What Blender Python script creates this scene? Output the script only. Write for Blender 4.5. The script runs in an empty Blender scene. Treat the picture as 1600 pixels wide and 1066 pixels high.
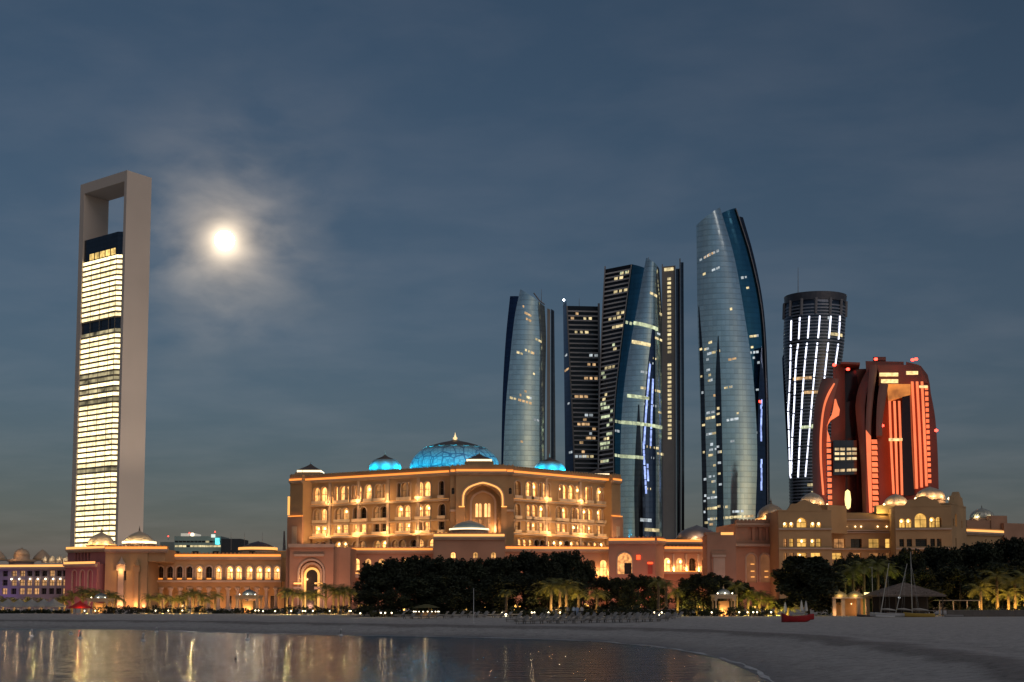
import bpy, bmesh, math, random
from mathutils import Vector, Matrix
random.seed(7)
sc = bpy.context.scene
COL = sc.collection
PI = math.pi

# ------------------------------------------------------------------ camera
FPX = 2000.0                       # focal length in pixels of a 1600 px wide frame
CAMZ = 4.5
PITCH = math.atan(0.085)
SHIFT = 237.0                      # horizon at row 940
cam_d = bpy.data.cameras.new('camera')
cam = bpy.data.objects.new('camera', cam_d); COL.objects.link(cam)
cam.location = (0, 0, CAMZ)
cam.rotation_euler = (PI/2 + PITCH, 0, 0)
cam_d.sensor_width = 36.0
cam_d.lens = 36.0 * FPX / 1600.0
cam_d.shift_y = SHIFT / 1600.0
cam_d.clip_start = 0.5; cam_d.clip_end = 40000
sc.camera = cam
CP, SP = math.cos(PITCH), math.sin(PITCH)

def ray(px, py):
    k = (533 + SHIFT - py) / FPX
    z = (k*CP + SP) / (CP - k*SP)
    d = CP + SP*z
    return ((px-800)/FPX*d, z)
def W(px, py, Y):
    x, z = ray(px, py)
    return Vector((x*Y, Y, CAMZ + z*Y))

# ------------------------------------------------------------------ world / dusk sky
SUN_EL, SUN_AZ = math.radians(1.6), math.radians(150)
world = bpy.data.worlds.new('World'); sc.world = world; world.use_nodes = True
nt = world.node_tree; nt.nodes.clear()
def N(tree, typ, **kw):
    n = tree.nodes.new(typ)
    for k, v in kw.items(): setattr(n, k, v)
    return n
def build_world():
    L = nt.links.new
    out = N(nt, 'ShaderNodeOutputWorld'); bg = N(nt, 'ShaderNodeBackground')
    L(bg.outputs[0], out.inputs[0])
    sky = N(nt, 'ShaderNodeTexSky', sky_type='NISHITA')
    sky.sun_disc = False; sky.sun_elevation = SUN_EL; sky.sun_rotation = SUN_AZ
    sky.altitude = 0; sky.air_density = 1.0; sky.dust_density = 0.6; sky.ozone_density = 3.4
    hsv = N(nt, 'ShaderNodeHueSaturation'); hsv.inputs['Saturation'].default_value = 0.74
    hsv.inputs['Value'].default_value = 1.0
    L(sky.outputs[0], hsv.inputs['Color'])
    tc = N(nt, 'ShaderNodeTexCoord')
    sep = N(nt, 'ShaderNodeSeparateXYZ'); L(tc.outputs['Generated'], sep.inputs[0])
    def math_(op, a, b=None, clamp=False):
        m = N(nt, 'ShaderNodeMath', operation=op); m.use_clamp = clamp
        for i, v in enumerate((a, b)):
            if v is None: continue
            if isinstance(v, (int, float)): m.inputs[i].default_value = v
            else: L(v, m.inputs[i])
        return m.outputs[0]
    # clouds: thin sheet, projected on a plane overhead
    zz = math_('ADD', math_('MAXIMUM', sep.outputs[2], 0.0), 0.12)
    cx = math_('DIVIDE', sep.outputs[0], zz); cy = math_('DIVIDE', sep.outputs[1], zz)
    comb = N(nt, 'ShaderNodeCombineXYZ'); L(cx, comb.inputs[0]); L(cy, comb.inputs[1])
    mp = N(nt, 'ShaderNodeMapping'); mp.inputs['Rotation'].default_value = (0, 0, 0.35)
    mp.inputs['Scale'].default_value = (1.0, 1.35, 1.0); L(comb.outputs[0], mp.inputs['Vector'])
    n1 = N(nt, 'ShaderNodeTexNoise'); n1.inputs['Scale'].default_value = 2.3
    n1.inputs['Detail'].default_value = 7; n1.inputs['Roughness'].default_value = 0.55; n1.inputs['Distortion'].default_value = 0.15
    L(mp.outputs[0], n1.inputs['Vector'])
    r1 = N(nt, 'ShaderNodeMapRange'); r1.inputs['From Min'].default_value = 0.42; r1.inputs['From Max'].default_value = 0.72
    L(n1.outputs[0], r1.inputs['Value'])
    cl = r1.outputs[0]
    # moon direction: cloud veil lit round it
    md = (W(351, 376, 1000) - Vector((0, 0, CAMZ))).normalized()
    dotn = N(nt, 'ShaderNodeVectorMath', operation='DOT_PRODUCT'); dotn.inputs[1].default_value = md
    nrm = N(nt, 'ShaderNodeVectorMath', operation='NORMALIZE'); L(tc.outputs['Generated'], nrm.inputs[0])
    L(nrm.outputs[0], dotn.inputs[0])
    ang = math_('ARCCOSINE', math_('MINIMUM', dotn.outputs['Value'], 0.9999999))
    n2 = N(nt, 'ShaderNodeTexNoise'); n2.inputs['Scale'].default_value = 13
    n2.inputs['Detail'].default_value = 6; n2.inputs['Roughness'].default_value = 0.5; n2.inputs['Distortion'].default_value = 0.25
    mp2 = N(nt, 'ShaderNodeMapping'); mp2.inputs['Scale'].default_value = (1.2, 1.2, 2.4); mp2.inputs['Rotation'].default_value = (0, 0.25, 0)
    L(nrm.outputs[0], mp2.inputs['Vector']); L(mp2.outputs[0], n2.inputs['Vector'])
    r2 = N(nt, 'ShaderNodeMapRange'); r2.inputs['From Min'].default_value = 0.36; r2.inputs['From Max'].default_value = 0.68
    r2.inputs['To Min'].default_value = 0.15; r2.inputs['To Max'].default_value = 1.5
    L(n2.outputs[0], r2.inputs['Value'])
    wide = math_('MULTIPLY', math_('EXPONENT', math_('MULTIPLY', ang, -31.0)), r2.outputs[0])
    near = math_('EXPONENT', math_('MULTIPLY', ang, -95.0))
    def addc(a, fac, col, s):
        m = N(nt, 'ShaderNodeMix', data_type='RGBA', blend_type='ADD')
        m.inputs['B'].default_value = (*[c*s for c in col], 1)
        L(fac, m.inputs['Factor']); L(a, m.inputs['A']); return m.outputs['Result']
    gain = N(nt, 'ShaderNodeMix', data_type='RGBA', blend_type='MULTIPLY')
    gain.inputs['Factor'].default_value = 1.0; gain.inputs['B'].default_value = (*SKY_GAIN, 1)
    L(hsv.outputs[0], gain.inputs['A'])
    c = gain.outputs['Result']
    # low haze lit by the city, the same all round the horizon
    hz = math_('EXPONENT', math_('MULTIPLY', math_('MAXIMUM', sep.outputs[2], 0.0), -6.5))
    c = addc(c, hz, HAZE, 1.0)
    c = addc(c, math_('MULTIPLY', cl, 1.0, True), CLOUD, 1.0)
    c = addc(c, math_('MULTIPLY', wide, 1.0, True), (1.0, 0.80, 0.58), 0.40)
    c = addc(c, near, (1.0, 0.72, 0.42), 1.1)
    c = addc(c, math_('EXPONENT', math_('MULTIPLY', ang, -240.0)), (1.0, 0.84, 0.6), 3.6)
    L(c, bg.inputs['Color']); bg.inputs['Strength'].default_value = 1.0
SKY_STRENGTH = 0.122
HAZE = (0.070, 0.054, 0.070)
SKY_GAIN = tuple(SKY_STRENGTH*g for g in (0.72, 0.90, 0.93))
CLOUD = (0.022, 0.019, 0.018)
build_world()
sun_d = bpy.data.lights.new('sun', 'SUN'); sun = bpy.data.objects.new('sun', sun_d); COL.objects.link(sun)
sun_d.energy = 0.52; sun_d.angle = math.radians(48); sun_d.color = (1.0, 0.86, 0.78)
sun.rotation_euler = (math.radians(45), 0, math.radians(30))   # soft twilight from high behind the camera
sc.view_settings.view_transform = 'Standard'; sc.view_settings.look = 'None'
sc.view_settings.exposure = 0.0; sc.view_settings.gamma = 1.0
sc.cycles.use_denoising = True
sc.cycles.sample_clamp_indirect = 3.0
sc.cycles.max_bounces = 5; sc.cycles.diffuse_bounces = 2; sc.cycles.glossy_bounces = 3
sc.cycles.caustics_reflective = False; sc.cycles.caustics_refractive = False

# ------------------------------------------------------------------ materials
MATS = {}
def M(name, col, rough=0.7, metal=0.0, em=None, es=0.0, var=0.12, scale=0.4, bump=0.0, rnd=0.0, emvar=0.0, emscale=0.6):
    if name in MATS: return MATS[name]
    m = bpy.data.materials.new(name); m.use_nodes = True
    t = m.node_tree; L = t.links.new
    b = t.nodes['Principled BSDF']
    b.inputs['Roughness'].default_value = rough; b.inputs['Metallic'].default_value = metal
    tc = N(t, 'ShaderNodeTexCoord'); oi = N(t, 'ShaderNodeObjectInfo')
    no = N(t, 'ShaderNodeTexNoise'); no.inputs['Scale'].default_value = scale; no.inputs['Detail'].default_value = 5
    L(tc.outputs['Object'], no.inputs['Vector'])
    rmp = N(t, 'ShaderNodeMapRange'); rmp.inputs['From Min'].default_value = 0.3; rmp.inputs['From Max'].default_value = 0.7
    rmp.inputs['To Min'].default_value = 1-var; rmp.inputs['To Max'].default_value = 1+var
    L(no.outputs[0], rmp.inputs['Value'])
    f = rmp.outputs[0]
    if rnd:
        r = N(t, 'ShaderNodeMapRange'); r.inputs['To Min'].default_value = 1-rnd; r.inputs['To Max'].default_value = 1+rnd
        L(oi.outputs['Random'], r.inputs['Value'])
        mu = N(t, 'ShaderNodeMath', operation='MULTIPLY'); L(f, mu.inputs[0]); L(r.outputs[0], mu.inputs[1]); f = mu.outputs[0]
    vm = N(t, 'ShaderNodeVectorMath', operation='SCALE'); vm.inputs[0].default_value = col; L(f, vm.inputs['Scale'])
    L(vm.outputs[0], b.inputs['Base Color'])
    if em:
        b.inputs['Emission Color'].default_value = (*em, 1)
        if emvar:
            n2 = N(t, 'ShaderNodeTexNoise'); n2.inputs['Scale'].default_value = emscale; n2.inputs['Detail'].default_value = 3
            add = N(t, 'ShaderNodeVectorMath', operation='ADD'); L(tc.outputs['Object'], add.inputs[0])
            sc_ = N(t, 'ShaderNodeVectorMath', operation='SCALE'); sc_.inputs[0].default_value = (37, 53, 71); L(oi.outputs['Random'], sc_.inputs['Scale'])
            L(sc_.outputs[0], add.inputs[1]); L(add.outputs[0], n2.inputs['Vector'])
            r = N(t, 'ShaderNodeMapRange'); r.inputs['From Min'].default_value = 0.3; r.inputs['From Max'].default_value = 0.7
            r.inputs['To Min'].default_value = es*(1-emvar); r.inputs['To Max'].default_value = es*(1+emvar)
            L(n2.outputs[0], r.inputs['Value'])
            r3 = N(t, 'ShaderNodeMapRange'); r3.inputs['To Min'].default_value = 1-emvar*0.7; r3.inputs['To Max'].default_value = 1+emvar*0.7
            L(oi.outputs['Random'], r3.inputs['Value'])
            mu = N(t, 'ShaderNodeMath', operation='MULTIPLY'); L(r.outputs[0], mu.inputs[0]); L(r3.outputs[0], mu.inputs[1])
            L(mu.outputs[0], b.inputs['Emission Strength'])
        else:
            b.inputs['Emission Strength'].default_value = es
    if bump:
        bp = N(t, 'ShaderNodeBump'); bp.inputs['Strength'].default_value = bump; bp.inputs['Distance'].default_value = 0.1
        n3 = N(t, 'ShaderNodeTexNoise'); n3.inputs['Scale'].default_value = scale*8; L(tc.outputs['Object'], n3.inputs['Vector'])
        L(n3.outputs[0], bp.inputs['Height']); L(bp.outputs[0], b.inputs['Normal'])
    MATS[name] = m
    return m

def glass_mat(name, col, rough, floor, mull, dark=0.55, metal=0.85, wob=0.012):
    """reflective curtain wall: floor lines and mullions, panes tilted by tiny amounts"""
    m = bpy.data.materials.new(name); m.use_nodes = True
    t = m.node_tree; L = t.links.new; b = t.nodes['Principled BSDF']
    tc = N(t, 'ShaderNodeTexCoord'); sp = N(t, 'ShaderNodeSeparateXYZ'); L(tc.outputs['Object'], sp.inputs[0])
    def ma(op, a, bb=None):
        n = N(t, 'ShaderNodeMath', operation=op)
        for i, v in enumerate((a, bb)):
            if v is None: continue
            if isinstance(v, (int, float)): n.inputs[i].default_value = v
            else: L(v, n.inputs[i])
        return n.outputs[0]
    zf = ma('DIVIDE', sp.outputs[2], floor); xf = ma('DIVIDE', sp.outputs[0], mull)
    l1 = ma('LESS_THAN', ma('FRACT', zf), 0.22); l2 = ma('LESS_THAN', ma('FRACT', xf), 0.12)
    ln = ma('MAXIMUM', l1, ma('MULTIPLY', l2, 0.6))
    cb = N(t, 'ShaderNodeCombineXYZ'); L(ma('FLOOR', xf), cb.inputs[0]); L(ma('FLOOR', zf), cb.inputs[1])
    wn = N(t, 'ShaderNodeTexWhiteNoise', noise_dimensions='2D'); L(cb.outputs[0], wn.inputs['Vector'])
    mx = N(t, 'ShaderNodeMix', data_type='RGBA'); mx.inputs['A'].default_value = (*col, 1)
    mx.inputs['B'].default_value = (*[c*dark for c in col], 1); L(ln, mx.inputs['Factor'])
    var = ma('ADD', ma('MULTIPLY', wn.outputs['Value'], 0.16), 0.92)
    vs = N(t, 'ShaderNodeVectorMath', operation='SCALE'); L(mx.outputs['Result'], vs.inputs[0]); L(var, vs.inputs['Scale'])
    L(vs.outputs[0], b.inputs['Base Color'])
    ge = N(t, 'ShaderNodeNewGeometry')
    s1 = N(t, 'ShaderNodeVectorMath', operation='SUBTRACT'); L(wn.outputs['Color'], s1.inputs[0]); s1.inputs[1].default_value = (.5, .5, .5)
    s2 = N(t, 'ShaderNodeVectorMath', operation='SCALE'); L(s1.outputs[0], s2.inputs[0]); s2.inputs['Scale'].default_value = wob
    s3 = N(t, 'ShaderNodeVectorMath', operation='ADD'); L(ge.outputs['Normal'], s3.inputs[0]); L(s2.outputs[0], s3.inputs[1])
    s4 = N(t, 'ShaderNodeVectorMath', operation='NORMALIZE'); L(s3.outputs[0], s4.inputs[0]); L(s4.outputs[0], b.inputs['Normal'])
    b.inputs['Metallic'].default_value = metal; b.inputs['Roughness'].default_value = rough
    return m

ORANGE = (1.0, 0.42, 0.10); WARM = (1.0, 0.60, 0.25); CREAM = (1.0, 0.82, 0.52)
wall_m  = M('sandstone_render', (0.46, 0.295, 0.15), .85, var=.14, scale=.12, bump=.25)
wall2_m = M('pink_render', (0.43, 0.24, 0.155), .85, var=.14, scale=.12, bump=.25)
trim_m  = M('pale_stone_trim', (0.52, 0.39, 0.29), .75, var=.12, scale=.3)
strip_m = M('cove_light', (.8, .5, .2), .5, em=(1.0, .30, .04), es=1.15, var=.05)
strip2_m= M('rim_light', (.8, .6, .3), .5, em=(1.0, .44, .10), es=1.25, var=.05)
white_strip_m = M('white_cove_light', (.8, .8, .7), .5, em=(1.0, .78, .46), es=1.8, var=.05)
ledge_m = M('ledge_glow_strip', (.8,.5,.2), .5, em=(1.0,.42,.09), es=.8, emvar=.5, emscale=.15)  # amber light on the ledges, put in as an added glowing strip
lit_m   = M('lit_room', (.35, .2, .1), .4, em=(1.0, .50, .15), es=1.5, emvar=.6, emscale=.7)
dim_m   = M('dim_room', (.12, .07, .05), .4, em=(1.0, .45, .15), es=.36, emvar=.6, emscale=.7)
dark_m  = M('unlit_pane', (.03, .024, .022), .15)
lamp_m  = M('lantern_glass', (.9, .8, .6), .4, em=(1.0, .70, .34), es=4.0, var=.02)
wlamp_m = M('white_lamp_glass', (.9, .9, .8), .4, em=(1.0, .86, .58), es=5.0, var=.02)
metal_m = M('weathered_lead', (.16, .12, .10), .5, .3, var=.2)
frame_m = M('bronze_frame', (.10, .065, .045), .5, .2)
planter_m = M('white_balcony', (.75, .6, .42), .7)

# ------------------------------------------------------------------ mesh builder
class MB:
    def __init__(s): s.v = []; s.f = []
    def face(s, pts):
        i = len(s.v); s.v += [tuple(p) for p in pts]; s.f.append(tuple(range(i, i+len(pts))))
    def grid(s, rows):
        i = len(s.v); n = len(rows[0])
        for r in rows: s.v += [tuple(p) for p in r]
        for a in range(len(rows)-1):
            for b in range(n-1):
                s.f.append((i+a*n+b, i+a*n+b+1, i+(a+1)*n+b+1, i+(a+1)*n+b))
    def hexa(s, p):      # 8 corners: bottom 4 ccw, top 4 ccw
        i = len(s.v); s.v += [tuple(q) for q in p]
        for f in ((3,2,1,0),(4,5,6,7),(0,1,5,4),(1,2,6,5),(2,3,7,6),(3,0,4,7)): s.f.append(tuple(i+k for k in f))
    def box(s, x0, x1, y0, y1, z0, z1):
        s.hexa([(x0,y0,z0),(x1,y0,z0),(x1,y1,z0),(x0,y1,z0),(x0,y0,z1),(x1,y0,z1),(x1,y1,z1),(x0,y1,z1)])
    def prism(s, poly, z0, z1):
        n = len(poly); i = len(s.v)
        s.v += [(p[0], p[1], z0) for p in poly] + [(p[0], p[1], z1) for p in poly]
        for k in range(n): s.f.append((i+k, i+(k+1)%n, i+n+(k+1)%n, i+n+k))
        s.f.append(tuple(i+n+k for k in range(n))); s.f.append(tuple(i+n-1-k for k in range(n)))
    def lathe(s, prof, n=24, c=(0,0,0), lobes=0, lam=0.0):
        i = len(s.v); m = len(prof)
        for r, z in prof:
            for k in range(n):
                a = 2*PI*k/n; rr = r*(1+(lam*abs(math.cos(a*lobes/2)) if lobes else 0))
                s.v.append((c[0]+rr*math.cos(a), c[1]+rr*math.sin(a), c[2]+z))
        for j in range(m-1):
            for k in range(n):
                s.f.append((i+j*n+k, i+j*n+(k+1)%n, i+(j+1)*n+(k+1)%n, i+(j+1)*n+k))
        if prof[0][0] > 1e-4: s.f.append(tuple(i+n-1-k for k in range(n)))
        if prof[-1][0] > 1e-4: s.f.append(tuple(i+(m-1)*n+k for k in range(n)))
    def tube(s, pts, rad, n=8):
        i = len(s.v); m = len(pts); pts = [Vector(p) for p in pts]
        if not isinstance(rad, (list, tuple)): rad = [rad]*m
        for j, p in enumerate(pts):
            d = (pts[min(j+1, m-1)]-pts[max(j-1, 0)]).normalized()
            u = d.cross(Vector((0.3, 1, 0.1))).normalized(); w = d.cross(u)
            for k in range(n):
                a = 2*PI*k/n; s.v.append(tuple(p+(u*math.cos(a)+w*math.sin(a))*rad[j]))
        for j in range(m-1):
            for k in range(n): s.f.append((i+j*n+k, i+j*n+(k+1)%n, i+(j+1)*n+(k+1)%n, i+(j+1)*n+k))
        s.f.append(tuple(i+n-1-k for k in range(n))); s.f.append(tuple(i+(m-1)*n+k for k in range(n)))
    def mesh(s, name, mat, smooth=False, off=(0,0,0)):
        me = bpy.data.meshes.new(name)
        me.from_pydata([(v[0]-off[0], v[1]-off[1], v[2]-off[2]) for v in s.v], [], s.f)
        me.materials.append(mat); me.validate(); me.update()
        if smooth:
            for p in me.polygons: p.use_smooth = True
        return me
    def build(s, name, mat, parent=None, smooth=False, weld=False):
        off = wloc(parent) if parent else (0,0,0)
        me = s.mesh(name, mat, smooth, off)
        if weld:
            bm = bmesh.new(); bm.from_mesh(me); bmesh.ops.remove_doubles(bm, verts=bm.verts, dist=1e-3)
            bmesh.ops.recalc_face_normals(bm, faces=bm.faces); bm.to_mesh(me); bm.free()
            if smooth:
                for p in me.polygons: p.use_smooth = True
        o = bpy.data.objects.new(name, me); COL.objects.link(o); o.parent = parent
        return o
def wloc(o):
    p = Vector((0,0,0))
    while o: p += o.location; o = o.parent
    return p
def tag(o, label, cat, group=None, kind=None):
    if label: o['label'] = label
    if cat: o['category'] = cat
    if group: o['group'] = group
    if kind: o['kind'] = kind
    return o
def thing(name, label, cat, loc, group=None):
    o = bpy.data.objects.new(name, None); COL.objects.link(o); o.location = loc; o.empty_display_size = 1
    return tag(o, label, cat, group)
def inst(name, me, parent, loc, rz=0.0, scale=None, rot=None):
    """mesh me at world loc, turned by rz, child of parent"""
    o = bpy.data.objects.new(name, me); COL.objects.link(o); o.parent = parent
    o.location = Vector(loc) - (wloc(parent) if parent else Vector((0,0,0)))
    o.rotation_euler = rot if rot else (0, 0, rz)
    if scale: o.scale = scale
    return o
def copy_tree(o, parent=None):
    c = o.copy(); COL.objects.link(c); c.parent = parent
    for ch in list(o.children): copy_tree(ch, c)
    return c
def point(parent, loc, power, col, size=0.3, spot=None, target=None):
    d = bpy.data.lights.new('glow', 'SPOT' if spot else 'POINT')
    d.energy = power*(1.35 if col[0] == 1.0 and .3 < col[1] < .57 else 1.0); d.color = col; d.shadow_soft_size = size
    o = bpy.data.objects.new('lamp_light', d); COL.objects.link(o); o.parent = parent
    loc = Vector(loc); o.location = loc - (wloc(parent) if parent else Vector((0,0,0)))
    if spot:
        d.spot_size = math.radians(spot); d.spot_blend = 0.8
        o.rotation_euler = (Vector(target)-loc).to_track_quat('-Z', 'Y').to_euler()
    return o

GZ = 2.1      # garden level
# ------------------------------------------------------------------ water, beach and ground
shore_px = [(-400,982.5),(0,982.6),(110,983),(260,985.5),(400,990),(560,993.5),(700,996),(820,998.5),(900,1001),(960,1005),(1020,1011),(1080,1019),(1120,1028),(1160,1044),(1205,1066),(1225,1100)]
shore = []
for px, py in shore_px:
    x, z = ray(px, py); Y = -CAMZ/z; shore.append(Vector((x*Y, Y)))
shore = [Vector((-6000, 212)), Vector((-1200, 211))] + shore + [Vector((13.5, 35)), Vector((17, 10)), Vector((30, -30)), Vector((70, -120)), Vector((300, -900))]
def resample(pts, step):
    out = []
    for a, b in zip(pts[:-1], pts[1:]):
        n = max(1, min(60, int((b-a).length/step)))
        for k in range(n): out.append(a.lerp(b, k/n))
    out.append(pts[-1]); return out
def smooth_poly(p, it):
    for _ in range(it):
        p = [p[0]] + [(p[i-1]+p[i]*2+p[i+1])/4 for i in range(1, len(p)-1)] + [p[-1]]
    return p
sh = smooth_poly(resample(shore, 2.0), 10)
HT = [(-60,-5),(-8,-.6),(0,0),(2,.16),(6,.55),(10,.95),(12,1.25),(13,1.3),(17,1.32),(24,1.62),(32,1.9),(42,2.05),(70,2.1),(6000,2.1)]
def hgt(d):
    for (a, ha), (b, hb) in zip(HT[:-1], HT[1:]):
        if d <= b: return ha + (hb-ha)*max(0, (d-a))/(b-a)
    return 2.1
def beach():
    ds = [-60,-8,-2,-.5] + [k*.5 for k in range(0, 20)] + [10,10.7,11.4,12.1,12.8,13.5,14.5,16,18,20,22,24,26,28,30,32,34,37,40,44,50,60,75,100,140,200,300,500,900,2000,6000]
    rnd = random.Random(3); rows = []; att = []
    nrm = []
    for i in range(len(sh)):
        t = (sh[min(i+1, len(sh)-1)]-sh[max(i-1, 0)]).normalized(); nrm.append(Vector((-t.y, t.x)))
    nrm = smooth_poly(nrm, 14)
    from mathutils import noise
    for i, p in enumerate(sh):
        r = []
        for d in ds:
            dd = d + (0.35*noise.noise((p.x*.11, p.y*.11, 0)) + .12*noise.noise((p.x*.5, p.y*.5, 3)) if -2 < d < 3 else 0)
            q = p + nrm[i].normalized()*d
            z = hgt(dd)
            if 3 < d < 110: z += .07*noise.noise((q.x*.35, q.y*.35, 1)) + .12*noise.noise((q.x*.06, q.y*.06, 5)) * min(1, d/20)
            r.append((q.x, q.y, z)); att.append(d)
        rows.append(r)
    mb = MB(); mb.grid(rows)
    m = bpy.data.materials.new('sand'); m.use_nodes = True; t = m.node_tree; L = t.links.new; b = t.nodes['Principled BSDF']
    at = N(t, 'ShaderNodeAttribute', attribute_name='shore'); tc = N(t, 'ShaderNodeTexCoord')
    nz = N(t, 'ShaderNodeTexNoise'); nz.inputs['Scale'].default_value = .12; nz.inputs['Detail'].default_value = 6; L(tc.outputs['Object'], nz.inputs['Vector'])
    wob = N(t, 'ShaderNodeMath', operation='MULTIPLY_ADD'); wob.inputs[1].default_value = 6.0; L(nz.outputs[0], wob.inputs[0]); L(at.outputs['Fac'], wob.inputs[2])
    mr = N(t, 'ShaderNodeMapRange'); mr.inputs['From Max'].default_value = 60; L(wob.outputs[0], mr.inputs['Value'])
    cr = N(t, 'ShaderNodeValToRGB'); L(mr.outputs[0], cr.inputs[0])
    el = cr.color_ramp.elements
    el[0].position = 0.04; el[0].color = (.11,.095,.08,1)
    el[1].position = 1.0; el[1].color = (.46,.43,.395,1)
    for pos, c in ((.075,(.29,.275,.26)),(.15,(.39,.375,.355)),(.215,(.38,.365,.345)),(.235,(.22,.205,.19)),(.265,(.24,.22,.205)),(.30,(.42,.40,.38)),(.34,(.37,.35,.33)),(.36,(.42,.40,.375))):
        e = el.new(pos); e.color = (*c, 1)
    n2 = N(t, 'ShaderNodeTexNoise'); n2.inputs['Scale'].default_value = 1.1; n2.inputs['Detail'].default_value = 8; n2.inputs['Roughness'].default_value = .7; L(tc.outputs['Object'], n2.inputs['Vector'])
    r2 = N(t, 'ShaderNodeMapRange'); r2.inputs['From Min'].default_value = .3; r2.inputs['From Max'].default_value = .7; r2.inputs['To Min'].default_value = .72; r2.inputs['To Max'].default_value = 1.25; L(n2.outputs[0], r2.inputs['Value'])
    vo = N(t, 'ShaderNodeTexVoronoi'); vo.inputs['Scale'].default_value = 1.3; L(tc.outputs['Object'], vo.inputs['Vector'])
    fp = N(t, 'ShaderNodeMapRange'); fp.inputs['From Min'].default_value = .12; fp.inputs['From Max'].default_value = .3; fp.inputs['To Min'].default_value = .70; fp.inputs['To Max'].default_value = 1.05; L(vo.outputs['Distance'], fp.inputs['Value'])
    mf = N(t, 'ShaderNodeMath', operation='MULTIPLY'); L(r2.outputs[0], mf.inputs[0]); L(fp.outputs[0], mf.inputs[1])
    vs = N(t, 'ShaderNodeVectorMath', operation='SCALE'); L(cr.outputs[0], vs.inputs[0]); L(mf.outputs[0], vs.inputs['Scale']); L(vs.outputs[0], b.inputs['Base Color'])
    rr = N(t, 'ShaderNodeMapRange'); rr.inputs['From Min'].default_value = 2; rr.inputs['From Max'].default_value = 6; rr.inputs['To Min'].default_value = .2; rr.inputs['To Max'].default_value = .95
    L(wob.outputs[0], rr.inputs['Value']); L(rr.outputs[0], b.inputs['Roughness'])
    bp = N(t, 'ShaderNodeBump'); bp.inputs['Strength'].default_value = .8; bp.inputs['Distance'].default_value = .3; L(n2.outputs[0], bp.inputs['Height']); L(bp.outputs[0], b.inputs['Normal'])
    o = mb.build('beach', m, smooth=True); tag(o, None, None, kind='structure')
    a = o.data.attributes.new('shore', 'FLOAT', 'POINT'); a.data.foreach_set('value', att)
beach()
def shore_glint():
    """thin broken line of painted glint where the ripples run out"""
    from mathutils import noise
    mb = MB(); r0, r1 = [], []
    for i in range(1, len(sh)-1):
        p = sh[i]
        if not (-220 < p.x < 60 and p.y > 40): continue
        t = (sh[i+1]-sh[i-1]).normalized(); n = Vector((-t.y, t.x)); c = .35+.5*noise.noise((p.x*.15, p.y*.15, 7)); w = max(.02, .16+.3*noise.noise((p.x*.4, p.y*.4, 2)))
        for r, d in ((r0, c-w), (r1, c+w)):
            q = p+n*d; r.append((q.x, q.y, max(.012, hgt(d))+.02))
    mb.grid([r0, r1]); o = mb.build('shore_glint', M('pale_glint', (.55,.55,.54), .6, scale=3, var=.4)); o['kind'] = 'stuff'; o['label'] = 'thin broken pale glint along the waterline'; o['category'] = 'shore_glint'  # bright glint at the water's edge, put in as a pale strip
shore_glint()

def water():
    m = bpy.data.materials.new('sea_water'); m.use_nodes = True; t = m.node_tree; L = t.links.new; b = t.nodes['Principled BSDF']
    b.inputs['Base Color'].default_value = (.006, .016, .022, 1); b.inputs['Roughness'].default_value = .14; b.inputs['IOR'].default_value = 1.34
    tc = N(t, 'ShaderNodeTexCoord')
    def nz(scale, sx, sy, det):
        mp = N(t, 'ShaderNodeMapping'); mp.inputs['Scale'].default_value = (sx, sy, 1); mp.inputs['Rotation'].default_value = (0, 0, .12)
        n = N(t, 'ShaderNodeTexNoise'); n.inputs['Scale'].default_value = scale; n.inputs['Detail'].default_value = det
        L(tc.outputs['Object'], mp.inputs['Vector']); L(mp.outputs[0], n.inputs['Vector']); return n.outputs[0]
    b1 = N(t, 'ShaderNodeBump'); b1.inputs['Strength'].default_value = 1; b1.inputs['Distance'].default_value = .34
    L(nz(.8, .4, 1.1, 2), b1.inputs['Height'])
    b2 = N(t, 'ShaderNodeBump'); b2.inputs['Strength'].default_value = 1; b2.inputs['Distance'].default_value = .09
    L(nz(3.2, .5, 1.1, 3), b2.inputs['Height']); L(b1.outputs[0], b2.inputs['Normal']); L(b2.outputs[0], b.inputs['Normal'])
    mb = MB(); S = 5000
    mb.face([(-S,-S,0),(S,-S,0),(S,S,0),(-S,S,0)])
    tag(mb.build('water', m), None, None, kind='structure')
water()

# ------------------------------------------------------------------ moon
def moon():
    D = 12000.0; c = W(351, 376, D)
    m = M('moon_surface', (.8, .78, .72), 1.0, em=(1.0, .93, .80), es=70.0, var=.1, scale=.01); m.cycles.emission_sampling = 'NONE'
    mb = MB(); R = 92.0
    mb.lathe([(R*math.sin(PI*k/16), -R*math.cos(PI*k/16)) for k in range(17)], 32)
    o = mb.build('moon', m, smooth=True); o.location = c
    tag(o, 'bright full moon glowing through thin cloud', 'moon')
moon()

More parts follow.
